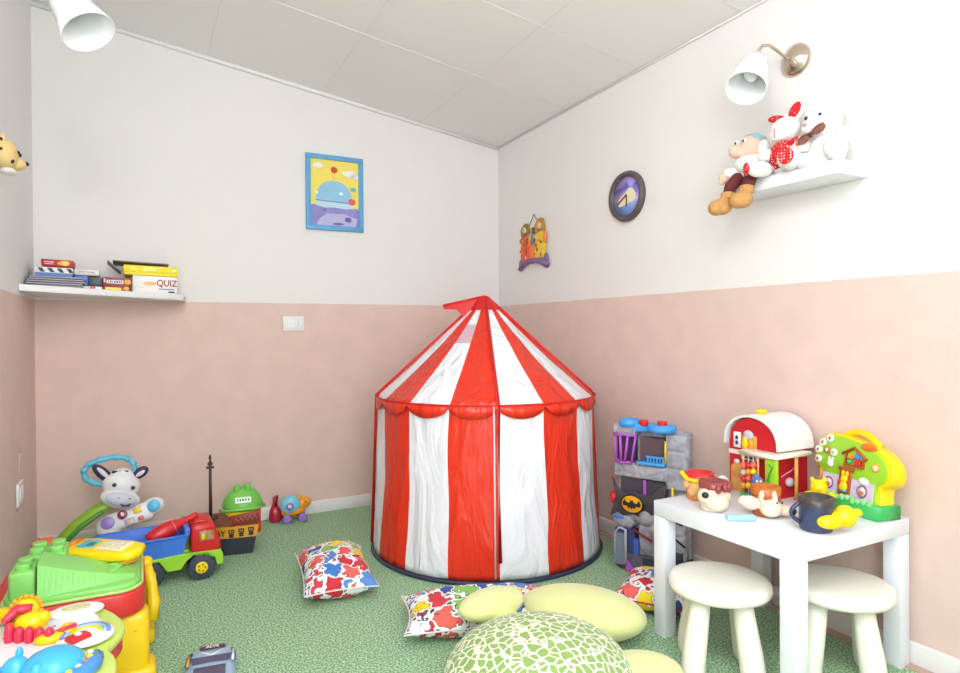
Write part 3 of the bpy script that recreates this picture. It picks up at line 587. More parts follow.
b = B(); b.bb((-0.035, -0.0026, 0.014), (0.03, -0.0014, 0.017), P('slot_grey')); b.bb((-0.03, -0.0026, 0.007), (0.035, -0.0014, 0.010), P('game_label_pink')); b.obj('label_print', wb)
dk = gbox('game_box', -2.294, -2.240, -0.15, 0.10, sz(-2.26) + 0.004, 0.062, P('game_charcoal', (84, 84, 96), 0.4), 'charcoal box beside the small bright blue box')
b = B(); b.box((-2.285, -0.235, sz(-2.28) + 0.008), (0.10, 0.06, 0.014), paper, rot=(0, 0.03, 0.08), bev=0.002); b.box((-2.27, -0.267, sz(-2.28) + 0.009), (0.02, 0.003, 0.01), red, rot=(0, 0.03, 0.08)); tag(b.obj('card_pack'), 'small white pack of cards lying in front of the bright blue box', 'cards')

# ------------------------------------------------------------------ white table and stools
def table():
    root = thing('side_table', 'square white lacquered side table standing against the right wall', 'table', (-0.288, -2.277, 0))
    w = 0.265
    b = B(); b.bb((-w, -w, 0.40), (w, w, 0.45), lacq, bev=0.0015); b.obj('tabletop', root)
    for sx in (-1, 1):
        for sy in (-1, 1):
            b = B(); b.bb((sx * w, sy * w, 0), (sx * (w - 0.05), sy * (w - 0.05), 0.3995), lacq, bev=0.0015); b.obj('leg', root)
table()
def stool(x, y, rz, label):
    root = thing('stool', label, 'stool', (x, y, 0), rz, group='white round stools at the table')
    b = B(); b.lathe([(0.0, 0.240), (0.12, 0.240), (0.143, 0.243), (0.149, 0.254), (0.147, 0.267), (0.140, 0.277), (0.12, 0.281), (0.0, 0.281)], cream, n=56); b.obj('seat', root)
    for k in range(4):
        a = PI / 4 + k * PI / 2; c, s = math.cos(a), math.sin(a)
        b = B(); b.tube([(0.080 * c, 0.080 * s, 0.2395), (0.090 * c, 0.090 * s, 0.18), (0.108 * c, 0.108 * s, 0.09), (0.116 * c, 0.116 * s, 0.035), (0.117 * c, 0.117 * s, 0.012), (0.117 * c, 0.117 * s, 0.0)], [0.027, 0.030, 0.034, 0.035, 0.032, 0.026], cream, n=20); b.obj('leg', root)
stool(-0.545, -2.280, R(-42), 'round white stool in front of the left side of the table')
stool(-0.262, -2.470, R(-52), 'round white stool tucked under the near right side of the table')

TZ = 0.4505
def mug(name, x, y, rz, h, r, body, inner, label, extra=None, hdir=None, top=1.0, hm=None):
    root = thing(name, label, 'mug', (x, y, TZ), rz)
    b = B(); b.lathe([(0.0, 0.0), (r * 0.86, 0.0), (r * 0.96, 0.006), (r, h * 0.35), (r * 0.97, h * 0.8), (r * top, h), (r * top - 0.005, h), (r * 0.93 - 0.004, h * 0.5), (r * 0.8, 0.010), (0.0, 0.008)], body, n=32); b.obj('cup', root)
    if inner:
        b = B(); b.lathe([(r * top + 0.0012, h - 0.022), (r * top + 0.0015, h + 0.001), (r * top - 0.0055, h + 0.001), (r * 0.9 - 0.0065, h * 0.5), (r * 0.78, 0.012)], inner, n=32); b.obj('rim', root)
    if hdir is not None:
        c, s = math.cos(hdir), math.sin(hdir); pts = [(c * (r * 0.93 + 0.028 * math.sin(PI * i / 8)), s * (r * 0.93 + 0.028 * math.sin(PI * i / 8)), h * (0.85 - 0.65 * i / 8)) for i in range(9)]
        b = B(); b.tube(pts, 0.006, hm or body, n=10); b.obj('handle', root)
    if extra: extra(root)
    return root
ivory = P('ivory_glaze', (238, 222, 196), 0.2); dglz = P('indigo_glaze', (58, 66, 96), 0.15, var=0.25, bscale=25); cin = P('cinnamon_glaze', (150, 66, 62), 0.2); och = P('ochre_glaze', (176, 92, 44), 0.2)
# directions: camera lies towards (-0.74,-0.67)
def ex1(r):
    b = B(); b.ell((-0.014, -0.022, 0.030), (0.042, 0.036, 0.030), ivory); b.ell((0.012, -0.036, 0.045), (0.020, 0.016, 0.020), ivory); b.ell((-0.044, 0.004, 0.050), (0.024, 0.022, 0.024), ivory); b.ell((0.03, -0.03, 0.055), (0.009, 0.007, 0.014), ivory); b.obj('dog_face', r, 'cream moulded animal face', remesh=0.003)
    b = B(); b.ell((-0.064, -0.010, 0.058), (0.010, 0.011, 0.010), black); b.obj('nose', r, 'black nose')
    b = B()
    for i in range(5): a = -0.5 - i * 0.45; b.ell((0.048 * math.cos(a), 0.048 * math.sin(a), 0.074 + 0.004 * (i % 2)), (0.010, 0.010, 0.014), cin)
    b.obj('hair', r, 'reddish moulded hair'); 
mug('dog_mug', -0.468, -2.190, R(12), 0.092, 0.043, ivory, cin, 'cream animal mug with black nose and dark red rim at the left of the table', ex1, hdir=None)
def ex2(r):
    b = B(); b.ell((-0.024, -0.030, 0.030), (0.036, 0.034, 0.027), ivory); b.ell((0.008, -0.056, 0.024), (0.022, 0.024, 0.016), ivory); b.ell((-0.050, 0.022, 0.040), (0.030, 0.020, 0.022), ivory, rot=(0, 0.3, -0.6)); b.ell((-0.064, 0.036, 0.046), (0.018, 0.016, 0.016), ivory)
    b.ell((-0.044, -0.010, 0.066), (0.008, 0.012, 0.022), ivory, rot=(0.5, 0, -0.6)); b.ell((-0.022, -0.040, 0.066), (0.008, 0.012, 0.022), ivory, rot=(-0.5, 0, -0.6)); b.obj('fox_face', r, 'cream moulded face with long ears', remesh=0.003)
    b = B(); b.ell((0.010, -0.080, 0.026), 0.011, black); b.obj('nose', r, 'black nose')
    b = B(); b.ell((-0.030, -0.052, 0.050), (0.003, 0.003, 0.004), black); b.ell((-0.012, -0.058, 0.050), (0.003, 0.003, 0.004), black); b.obj('eye', r)
mug('fox_mug', -0.372, -2.310, R(8), 0.088, 0.042, och, P('ochre_inside', (200, 110, 40), 0.3), 'brown mug with a cream long eared animal face, in the middle of the table', ex2)
def ex3(r):
    b = B(); b.ell((0.020, -0.044, 0.038), (0.026, 0.022, 0.022), yellow); b.ell((-0.018, -0.054, 0.038), (0.036, 0.016, 0.020), yellow, rot=(0, 0, -0.6)); b.ell((0.042, -0.058, 0.046), (0.033, 0.030, 0.032), yellow); b.ell((0.072, -0.072, 0.056), (0.018, 0.016, 0.012), yellow); b.obj('duck_bill', r, 'bright yellow moulded bill and foot', remesh=0.003)
mug('duck_mug', -0.378, -2.480, 0, 0.095, 0.046, dglz, P('dark_inside', (70, 62, 60), 0.3), 'dark blue mug with a big yellow bill at the near corner of the table', ex3, hdir=R(150))
b = B(); b.ell((0, 0, 0.03), (0.01, 0.01, 0.01), yellow); b.bm.free()
def ex4(r):
    b = B(); b.ell((-0.028, -0.012, 0.042), (0.026, 0.026, 0.026), P('tan_glaze', (232, 180, 120), 0.2)); b.ell((-0.04, 0.018, 0.05), (0.014, 0.014, 0.016), P('tan_glaze')); b.ell((-0.045, -0.01, 0.03), (0.014, 0.018, 0.014), ivory); b.obj('moulded_face', r, 'tan moulded face', remesh=0.003)
    b = B(); b.tube([(-0.05, 0.035, 0.090), (-0.045, 0.012, 0.070), (-0.040, -0.02, 0.068), (-0.010, -0.045, 0.078)], 0.008, yellow); b.obj('scarf', r, 'yellow moulded scarf')
mug('face_mug', -0.405, -2.075, 0, 0.090, 0.045, P('orange_glaze', (236, 150, 60), 0.2), red, 'orange mug with a red rim and handle, at the far left corner of the table', ex4, hdir=R(-40), hm=red)
def ex5(r):
    b = B(); b.ell((0, 0, 0.075), (0.022, 0.022, 0.026), dglz); b.ell((0, 0, 0.035), (0.026, 0.026, 0.036), dglz); b.obj('body', r, remesh=0.003)
r_ = thing('bird_figurine', 'small slate blue bird figurine with orange feet behind the brown mug', 'figurine', (-0.290, -2.215, TZ))
slate = P('slate_blue_glaze', (84, 110, 160), 0.25)
b = B(); b.ell((0, 0, 0.030), (0.027, 0.027, 0.030), slate); b.ell((-0.002, 0, 0.068), (0.021, 0.021, 0.024), slate); b.ell((-0.004, 0.004, 0.090), (0.010, 0.010, 0.010), slate); b.obj('body', r_, remesh=0.003)
b = B(); b.ell((-0.022, -0.020, 0.008), (0.022, 0.020, 0.008), orange); b.ell((0.004, -0.030, 0.008), (0.016, 0.014, 0.008), orange); b.obj('foot', r_, 'orange feet'); b = B(); b.ell((-0.022, -0.006, 0.066), (0.010, 0.007, 0.005), orange); b.obj('beak', r_)
b = B(); b.ell((-0.018, -0.012, 0.078), 0.004, white); b.ell((-0.010, -0.020, 0.078), 0.004, white); b.obj('eye', r_)
r_ = thing('chick_figurine', 'bright yellow chick figurine standing behind the dark blue mug', 'figurine', (-0.195, -2.365, TZ))
b = B(); b.ell((0, 0, 0.032), (0.032, 0.032, 0.032), yellow); b.ell((0, 0, 0.075), (0.026, 0.026, 0.024), yellow); b.ell((-0.026, 0.022, 0.050), (0.016, 0.010, 0.012), yellow); b.ell((0.026, -0.026, 0.050), (0.014, 0.012, 0.012), yellow); b.ell((-0.012, 0.014, 0.098), (0.007, 0.007, 0.010), yellow); b.ell((0.012, -0.012, 0.100), (0.007, 0.007, 0.010), yellow); b.obj('body', r_, remesh=0.003)
b = B(); b.ell((-0.022, -0.018, 0.07), (0.006, 0.006, 0.004), orange); b.obj('beak', r_)
b = B(); b.box((0, 0, 0.009), (0.085, 0.026, 0.018), P('pale_blue_sponge', (168, 212, 228), 0.7, bump=0.3, bscale=300), bev=0.006, seg=3); o = b.obj('sponge'); o.location = (-0.492, -2.315, TZ); o.rotation_euler = (0, 0, R(-32)); tag(o, 'pale blue rounded block lying at the near edge of the table', 'sponge')
r_ = thing('egg_cup', 'small green cup with a white top beside the toy barn', 'cup', (-0.26, -2.045, TZ))
b = B(); b.lathe([(0, 0), (0.022, 0), (0.018, 0.012), (0.026, 0.034), (0.022, 0.036), (0, 0.02)], P('mint_plastic', (120, 205, 150), 0.3), n=24); b.obj('cup', r_); b = B(); b.ell((0, 0, 0.036), (0.020, 0.020, 0.020), white); b.obj('egg', r_)

# ------------------------------------------------------------------ toy barn
def barn():
    root = thing('toy_barn', 'red toy barn with white curved roof and bead rack, at the back of the table', 'toy barn', (-0.200, -2.025, TZ), rz=R(-90)); root.scale = (1, 1, 1.10)
    # local x: along -world y (towards camera right), local y: towards the wall (+world x), z up. front face at y=0, width 0.19
    W = 0.19; D = 0.165; H = 0.155
    prof = [(0, 0), (W, 0), (W, H)] + [(W / 2 + (W / 2) * math.cos(PI * k / 12) * 1.0, H + 0.085 * math.sin(PI * k / 12) ** 0.85) for k in range(1, 12)] + [(0, H)]
    br = P('barn_red', (205, 30, 42), 0.35)
    b = B(); b.prism(prof, 0.01, br, T(0, 0.01, 0) @ FRONT, bev=0.001, smooth=False); b.prism(prof, 0.01, br, T(0, D, 0) @ FRONT, smooth=False); b.bb((0, 0.01, 0), (0.006, D - 0.01, H), br); b.bb((W - 0.006, 0.01, 0), (W, D - 0.01, H), br); b.bb((0.006, 0.01, 0), (W - 0.006, D - 0.01, 0.006), br); b.obj('barn_body', root)
    rw = P('roof_white', (236, 236, 232), 0.4); b = B(); t = bmesh.new(); K = 16; rows = []
    for rr in (0.0, 0.008):
        row = []
        for k in range(K + 1):
            a = PI * k / K; x = W / 2 - (W / 2 + 0.010 + rr) * math.cos(a); z = H - 0.006 + (0.094 + rr) * max(0, math.sin(a)) ** 0.8
            row.append((x, z))
        rows.append(row)
    outline = rows[0] + rows[1][::-1]
    b.prism(outline, D + 0.02, rw, T(0, D + 0.01, 0) @ FRONT, smooth=False); t.free(); rf = b.obj('roof', root, 'white curved roof')
    b = B(); b.ell((W / 2, 0.05, H + 0.104), (0.022, 0.018, 0.008), yellow); b.cyl((W / 2, 0.05, H + 0.09), (W / 2, 0.05, H + 0.104), 0.012, yellow); b.obj('ridge_button', rf, 'yellow knob')
    b = B(); b.bb((0.0, -0.004, 0.118), (W, 0.001, 0.132), P('band_white', (240, 232, 228), 0.4)); b.bb((0.055, -0.006, 0.106), (0.120, -0.003, 0.122), P('sign_cream', (238, 228, 196), 0.4)); b.bb((0.05, -0.0045, 0.104), (0.125, -0.002, 0.124), brown)
    for i in range(9): b.bb((0.059 + i * 0.0065, -0.0075, 0.110), (0.063 + i * 0.0065, -0.0055, 0.118), ink)
    b.obj('name_band', root, 'white band with a small name sign')
    b = B(); b.bb((0.022, -0.006, 0.140), (0.052, 0.001, 0.190), white, bev=0.002); b.ell((0.037, -0.007, 0.173), (0.006, 0.003, 0.007), navy); b.ell((0.037, -0.007, 0.156), (0.006, 0.003, 0.007), navy); b.obj('window', root, 'white hatch with two dark holes')
    b = B(); b.bb((0.060, -0.008, 0.132), (0.118, 0.0, 0.185), wood, bev=0.003); b.ell((0.089, -0.010, 0.186), (0.020, 0.008, 0.016), P('star_silver', (200, 196, 204), 0.3)); b.ell((0.078, -0.014, 0.160), (0.012, 0.008, 0.022), yellow); b.ell((0.102, -0.014, 0.158), (0.012, 0.008, 0.016), orange); b.obj('hay_loft', root, 'orange hay loft with figures')
    b = B(); b.bb((0.014, -0.010, 0.0), (0.066, 0.0, 0.042), wood, bev=0.002); b.prism([(0.012, 0.042), (0.068, 0.042), (0.066, 0.078), (0.052, 0.090), (0.040, 0.096), (0.028, 0.090), (0.014, 0.078)], 0.009, wood, T(0, 0.0, 0) @ FRONT, bev=0.001); b.ell((0.040, -0.010, 0.096), (0.012, 0.006, 0.007), white); b.obj('door', root, 'orange barn doors')
    # porch canopy + supports + beads
    b = B(); b.prism([(0.085, -0.055), (0.232, -0.055), (0.236, 0.125), (0.1915, 0.125), (0.1915, -0.0005), (0.085, -0.0005)], 0.013, P('canopy_cream', (240, 232, 214), 0.4), T(0, 0, 0.132), bev=0.003); b.obj('canopy', root, 'cream porch roof')
    b = B(); b.box((0.205, -0.040, 0.066), (0.044, 0.014, 0.130), lime, bev=0.003); dr = b.obj('porch_panel', root, 'lime green panel')
    b = B(); b.tube([(0.2, -0.049, 0.115), (0.215, -0.049, 0.108), (0.204, -0.049, 0.088), (0.196, -0.049, 0.064), (0.208, -0.049, 0.045), (0.19, -0.049, 0.035)], 0.003, green, n=6); b.obj('groove', dr)
    for x, y_ in ((0.226, 0.055), (0.100, -0.050), (0.160, -0.050)):
        b = B(); b.cyl((x, y_, 0), (x, y_, 0.131), 0.0035 if x < 0.2 else 0.006, wood); b.obj('post', root)
    bc = [orange, red, yellow, P('bead_coral', (236, 110, 84), 0.3)]
    for ix in range(3):
        x = 0.112 + ix * 0.0195
        b = B(); b.cyl((x, -0.062, 0.004), (x, -0.062, 0.131), 0.0015, silver, n=8); rod = b.obj('bead_wire', root)
        for iz in range(4):
            b = B(); b.ell((x, -0.062, 0.036 + iz * 0.021 + 0.004 * ix), (0.0098, 0.0098, 0.0104), (P('bead_silver', (190, 196, 186), 0.3) if (ix == 0 and iz == 2) else bc[(ix * 2 + iz) % 4])); b.obj('bead', rod)
    b = B(); b.bb((0.100, -0.066, 0.0), (0.162, -0.058, 0.016), green, bev=0.002); b.obj('bead_rail', root)
    b = B(); b.tube([(W + 0.006, 0.02, 0.07), (W + 0.012, 0.06, 0.085), (W + 0.006, 0.10, 0.10)], 0.002, P('pink_line', (240, 150, 190), 0.4), n=6); b.ell((W + 0.008, 0.06, 0.05), (0.012, 0.018, 0.014), P('star_silver')); b.obj('side_trim', root, 'pink trim and silver disc on the side wall')
barn()

# ------------------------------------------------------------------ tree house toy
def treetoy():
    root = thing('tree_house_toy', 'green and yellow tree house toy with a carry handle on the white table', 'toy', (-0.092, -2.272, TZ), rz=R(-103.7)); root.scale = (0.96, 0.96, 0.95)
    W = 0.272
    b = B(); pts = [(-0.008, 0.0), (W * 0.5, -0.018), (W, -0.006), (W, 0.085), (W * 0.5, 0.075), (-0.006, 0.060)]
    b.prism(pts, 0.046, green, bev=0.004)
    b.obj('base', root, 'green moulded base')
    b = B()
    for i in range(13): b.ell((0.008 + i * 0.0195, -0.004 - 0.010 * math.sin(PI * i / 12), 0.045 + 0.003 * (i % 3)), (0.010, 0.008, 0.009 + 0.002 * (i % 2)), P('grass_mint', (150, 215, 150), 0.4) if i % 3 else lgreen)
    b.obj('grass_edge', root, 'pale grass tufts along the base')
    # tree panel (leans back)
    Mx = T(0, 0.020, 0.04) @ Euler((R(90 - 9), 0, 0)).to_matrix().to_4x4()
    def outline(s=1.0):
        c = (0.135, 0.115)
        key = [(0.020, 0.0), (0.012, 0.07), (-0.018, 0.080), (-0.030, 0.115), (-0.022, 0.150), (0.0, 0.185), (0.030, 0.205), (0.075, 0.208), (0.12, 0.200), (0.165, 0.194), (0.205, 0.188), (0.245, 0.170), (0.280, 0.140), (0.292, 0.105), (0.280, 0.07), (0.250, 0.060), (0.262, 0.0)]
        return [(c[0] + (x - c[0]) * s, (c[1] + (y - c[1]) * s) if y > 0 else 0) for x, y in key]
    def smooth(p, it=2):
        for _ in range(it):
            q = []
            for i in range(len(p)):
                a, c = p[i], p[(i + 1) % len(p)]
                if a[1] <= 0 and c[1] <= 0: q += [a, c]
                else: q += [(a[0] * .75 + c[0] * .25, a[1] * .75 + c[1] * .25), (a[0] * .25 + c[0] * .75, a[1] * .25 + c[1] * .75)]
            p = q
        return p
    b = B(); b.M = Mx; b.prism(smooth(outline(1.0)), -0.055, yellow, T(0, 0, 0), bev=0.006); b.obj('back_shell', root, 'yellow back shell')
    b = B(); b.M = Mx; b.prism(smooth(outline(0.90)), 0.006, P('leaf_lime', (158, 212, 50), 0.35), bev=0.002); b.obj('leaf_panel', root, 'lime green crown')
    b = B(); b.M = Mx
    hp = [(0.060 + 0.150 * (i / 12), 0.196 - 0.012 * i / 12 + 0.030 * math.sin(PI * i / 12), -0.026) for i in range(13)]
    b.tube(hp, 0.012, yellow, n=12); b.obj('handle', root, 'yellow carry handle')
    for xa, xb in ((0.028, 0.096), (0.150, 0.235)):
        b = B(); b.M = Mx; b.bb((xa, 0.0, 0.004), (xb, 0.066, 0.010), P('wall_lilac', (224, 204, 226), 0.4)); b.obj('house_wall', root, 'lilac house wall')
    for x in (0.058, 0.195):
        b = B(); b.M = Mx; b.tube([(x + 0.018 * math.cos(2 * PI * i / 16), 0.034 + 0.018 * math.sin(2 * PI * i / 16), 0.011) for i in range(16)], 0.003, P('plum_plastic', (150, 90, 130), 0.3), n=6, closed=True); b.cyl((x, 0.034, 0.008), (x, 0.034, 0.012), 0.016, white); b.ell((x, 0.030, 0.012), (0.009, 0.007, 0.004), P('bead_coral')); b.obj('round_window', root)
    b = B(); b.M = Mx; b.ell((0.198, 0.068, 0.012), (0.020, 0.012, 0.006), white); b.obj('cloud_button', root)
    b = B(); b.M = Mx; b.bb((0.098, 0.0, 0.006), (0.148, 0.092, 0.012), P('door_brown', (176, 84, 30), 0.4), bev=0.003); b.bb((0.092, 0.088, 0.006), (0.156, 0.100, 0.014), P('door_brown'), bev=0.003); dr = b.obj('door', root, 'brown door with a yellow figure')
    b = B(); b.M = Mx; b.ell((0.123, 0.060, 0.014), (0.013, 0.013, 0.008), yellow); b.ell((0.123, 0.034, 0.014), (0.016, 0.018, 0.008), yellow); b.ell((0.108, 0.045, 0.014), (0.008, 0.012, 0.006), red); b.ell((0.130, 0.022, 0.016), (0.010, 0.006, 0.006), sky); b.ell((0.115, 0.078, 0.012), (0.006, 0.010, 0.005), yellow); b.ell((0.131, 0.078, 0.012), (0.006, 0.010, 0.005), yellow); b.obj('figure', dr, 'yellow figure holding a red thing')
    b = B(); b.M = Mx; b.bb((0.112, 0.105, 0.005), (0.190, 0.112, 0.014), P('door_brown')); b.bb((0.112, 0.112, 0.005), (0.119, 0.150, 0.012), P('door_brown')); b.bb((0.183, 0.112, 0.005), (0.190, 0.145, 0.012), P('door_brown')); b.bb((0.112, 0.128, 0.005), (0.190, 0.133, 0.012), P('door_brown'))
    b.tube([(0.100, 0.142, 0.010), (0.145, 0.168, 0.010), (0.198, 0.138, 0.010)], 0.005, P('door_brown'), n=8)
    bh = b.obj('bird_house', root, 'brown little roofed shelf')
    for c_, x, y, s in ((orange, 0.133, 0.141, 0.010), (blue, 0.162, 0.141, 0.010), (green, 0.133, 0.120, 0.009), (red, 0.166, 0.120, 0.011)):
        b = B(); b.M = Mx
        if c_ is orange: b.prism([(x - s, y - s), (x + s, y - s), (x, y + s)], 0.014, c_, bev=0.001)
        elif c_ is red: b.box((x, y, 0.01), (s * 2, s * 1.7, 0.012), c_, bev=0.002)
        else: b.ell((x, y, 0.010), (s, s, 0.008), c_)
        b.obj('shape_button', bh)
    for i, (x, y) in enumerate(((-0.002, 0.105), (-0.006, 0.138), (0.010, 0.166), (0.040, 0.184), (0.062, 0.138))):
        b = B(); b.M = Mx; b.cyl((x, y, 0.002), (x, y, 0.012), 0.013, white, bev=0.002); b.ell((x, y, 0.012), (0.005, 0.006, 0.002), P('door_brown') if i < 4 else lime); b.obj('key_button', root, 'round white button')
    b = B(); b.M = Mx; b.cyl((0.032, 0.142, 0.002), (0.032, 0.142, 0.010), 0.013, P('ochre_button', (190, 130, 40), 0.3)); b.ell((0.032, 0.142, 0.011), (0.005, 0.008, 0.002), white); b.obj('number_button', root)
    b = B(); b.M = Mx; b.ell((0.050, 0.098, 0.006), (0.013, 0.012, 0.006), white); b.ell((0.044, 0.112, 0.006), (0.005, 0.010, 0.004), white); b.ell((0.057, 0.112, 0.006), (0.005, 0.010, 0.004), white); b.obj('rabbit_button', root)
    b = B(); b.M = Mx; b.ell((0.232, 0.118, 0.006), (0.015, 0.015, 0.006), orange); b.ell((0.232, 0.118, 0.010), (0.010, 0.010, 0.005), ivory); b.obj('flower_button', root)
    b = B(); b.M = Mx; b.ell((0.195, 0.178, 0.004), (0.032, 0.014, 0.008), P('orange_red_button', (240, 120, 30), 0.3)); b.obj('flame_button', root, 'orange button near the handle')
    b = B(); b.M = Mx; b.cyl((0.006, 0.018, -0.004), (0.010, 0.085, -0.004), 0.008, wood); b.ell((-0.002, 0.012, 0.0), (0.014, 0.012, 0.010), brown); b.obj('trunk', root, 'brown trunk')
treetoy()

# ------------------------------------------------------------------ toy castle
def castle():
    rz = math.atan2(-0.883, 0.47)
    root = thing('toy_fortress', 'tall grey rock toy fortress with a yellow bat badge, between the tent and the table', 'toy fortress', (-0.258, -1.458, 0), rz=rz); root.scale = (1.0, 1.0, 1.05)
    rk = rockmat('rock_grey', (86, 86, 100), (222, 222, 230)); dk = rockmat('rock_dark', (62, 62, 74), (110, 110, 120)); L = 0.32; D = 0.078
    b = B()
    # stack of rocky blocks
    b.prism([(0.0, 0.0), (0.04, -0.03), (0.12, -0.04), (0.20, -0.035), (0.31, -0.03), (L, 0.0), (L, D - 0.02), (0.02, D + 0.05)], 0.07, dk, bev=0.006)
    b.obj('base', root, 'dark stepped base')
    b = B()
    b.prism([(0.010, 0.02), (L, 0.02), (L, D - 0.02), (0.03, D + 0.045)], 0.50, rk, T(0, 0, 0.07), bev=0.006)
    b.prism([(0.115, -0.022), (0.31, -0.012), (0.315, 0.025), (0.12, 0.025)], 0.19, rk, T(0, 0, 0.068), bev=0.008)
    b.prism([(0.23, -0.02), (L + 0.002, -0.012), (L + 0.002, 0.03), (0.23, 0.03)], 0.22, rk, T(0, 0, 0.345), bev=0.008)
    b.prism([(0.0, -0.012), (0.24, -0.03), (0.24, 0.03), (0.0, 0.03)], 0.060, rk, T(0, 0, 0.375), bev=0.010)
    b.prism([(-0.005, -0.01), (0.105, -0.035), (0.11, 0.03), (0.0, 0.04)], 0.04, rk, T(0, 0, 0.548), bev=0.008)
    b.ell((0.05, 0.0, 0.215), (0.06, 0.035, 0.055), rk); b.ell((0.15, -0.012, 0.235), (0.07, 0.035, 0.05), rk); b.ell((0.21, -0.015, 0.17), (0.05, 0.03, 0.07), rk)
    b.obj('rock_walls', root, 'grey rock walls')
    b = B(); b.prism([(0.02, 0.0), (0.11, -0.035), (0.15, -0.01), (0.20, -0.04), (0.27, -0.03), (0.26, 0.03), (0.05, 0.06)], 0.032, sky if False else P('bright_blue_plastic', (70, 165, 240), 0.3), T(0, 0, 0.566), bev=0.005)
    b.lathe([(0.0, 0), (0.044, 0), (0.046, 0.026), (0.040, 0.026), (0.038, 0.006), (0, 0.006)], P('bright_blue_plastic'), c=(0.072, -0.002, 0.586), n=24); b.lathe([(0.0, 0.0), (0.056, 0.0), (0.058, 0.022), (0.0, 0.022)], P('bright_blue_plastic'), c=(0.215, -0.012, 0.572), n=24); b.obj('roof_deck', root, 'bright blue battlement decks')
    for x in (0.135, 0.215):
        b = B(); b.cyl((x, -0.010, 0.592), (x, -0.010, 0.614), 0.020, red, bev=0.003); b.obj('launch_button', root, 'red round button')
    # purple cage window
    b = B(); b.bb((0.018, -0.012, 0.445), (0.098, 0.022, 0.548), P('cave_dark', (60, 44, 78), 0.6)); b.obj('cage_recess', root)
    b = B(); pts = [[(0.008, -0.022, 0.552), (0.020, -0.028, 0.44)], [(0.040, -0.036, 0.55), (0.045, -0.036, 0.44)], [(0.075, -0.036, 0.55), (0.060, -0.036, 0.44)], [(0.106, -0.026, 0.55), (0.088, -0.030, 0.44)], [(0.006, -0.022, 0.550), (0.05, -0.040, 0.552), (0.108, -0.026, 0.550)], [(0.018, -0.026, 0.44), (0.05, -0.038, 0.438), (0.09, -0.028, 0.44)]]
    for q in pts: b.tube(q, 0.0055, magenta, n=8)
    b.obj('cage', root, 'purple barred cage')
    b = B(); b.bb((0.120, -0.012, 0.450), (0.225, 0.022, 0.545), P('opening_brown', (96, 72, 78), 0.6)); b.obj('upper_room', root, 'dark opening under the deck')
    b = B(); b.bb((0.115, -0.045, 0.438), (0.235, 0.0, 0.450), P('bright_blue_plastic'), bev=0.003)
    for i in range(6): b.bb((0.160 + i * 0.013, -0.044, 0.45), (0.166 + i * 0.013, -0.038, 0.472), P('bright_blue_plastic'))
    b.bb((0.155, -0.045, 0.470), (0.235, -0.037, 0.476), P('bright_blue_plastic')); b.obj('balcony', root, 'bright blue balcony')
    # lower recess + bat wings
    b = B(); b.bb((0.03, -0.004, 0.285), (0.23, 0.022, 0.375), P('recess_dark', (74, 66, 78), 0.6)); b.obj('middle_recess', root)
    b = B(); b.bb((0.135, -0.020, 0.30), (0.147, -0.008, 0.372), magenta); b.obj('lift_bar', root, 'purple vertical bar')
    b = B(); wing = P('wing_charcoal', (66, 62, 70), 0.4)
    b.prism([(0.005, 0.375), (0.022, 0.300), (0.010, 0.262), (-0.005, 0.215), (0.03, 0.235), (0.055, 0.222), (0.10, 0.235), (0.15, 0.215), (0.185, 0.245), (0.225, 0.215), (0.222, 0.290), (0.245, 0.372), (0.20, 0.345), (0.175, 0.322), (0.145, 0.318), (0.10, 0.330), (0.06, 0.315), (0.03, 0.330)], 0.014, wing, T(0, -0.030, 0) @ FRONT, bev=0.003)
    b.obj('wing_panel', root, 'charcoal wing shaped panel')
    b = B(); b.lathe([(0.0, 0), (1.0, 0), (1.0, 0.010), (0.9, 0.012), (0.0, 0.012)], P('badge_yellow', (240, 170, 20), 0.3), n=32)
    for v in b.bm.verts: v.co = Vector((v.co.x * 0.047, v.co.y * 0.036, v.co.z))
    b.bm.transform(T(0.098, -0.044, 0.278) @ FRONT); bd = b.obj('badge', root, 'yellow oval badge')
    b = B(); half = [(0, -0.020), (0.006, -0.012), (0.014, -0.017), (0.020, -0.006), (0.036, -0.008), (0.040, 0.004), (0.030, 0.018), (0.026, 0.008), (0.014, 0.004), (0.008, 0.008), (0.004, 0.017), (0.0, 0.013)]
    b.prism(half + [(-x, y) for x, y in half[-2:0:-1]], 0.003, black, T(0.098, -0.0565, 0.278) @ FRONT); b.obj('bat_emblem', bd, 'black bat emblem')
    b = B(); b.tube([(0.098 + 0.048 * math.cos(2 * PI * i / 24), -0.054, 0.278 + 0.037 * math.sin(2 * PI * i / 24)) for i in range(24)], 0.004, black, n=6, closed=True); b.obj('badge_rim', bd)
    b = B(); b.ell((0.002, -0.012, 0.285), (0.020, 0.020, 0.026), red); b.obj('side_knob', root, 'red knob on the left side')
    b = B(); b.ell((0.205, -0.050, 0.268), (0.014, 0.010, 0.012), blue); b.obj('blue_knob', root)
    b = B(); b.cyl((0.262, -0.030, 0.26), (0.262, -0.030, 0.36), 0.005, yellow); b.cyl((0.236, -0.036, 0.45), (0.236, -0.036, 0.54), 0.004, yellow); b.obj('pole', root, 'yellow pole')
    b = B(); b.bb((0.012, -0.026, 0.04), (0.10, 0.022, 0.165), P('cave_blue', (58, 70, 120), 0.5)); b.obj('cave', root, 'dark lower cave')
    b = B(); b.tube([(0.012, -0.034, 0.02), (0.015, -0.034, 0.15), (0.035, -0.036, 0.172), (0.062, -0.036, 0.165), (0.062, -0.036, 0.03)], 0.006, silver, n=8); b.box((0.038, -0.034, 0.085), (0.045, 0.004, 0.13), P('glass_grey', (120, 128, 148), 0.2)); b.obj('cave_door', root, 'silver framed door')
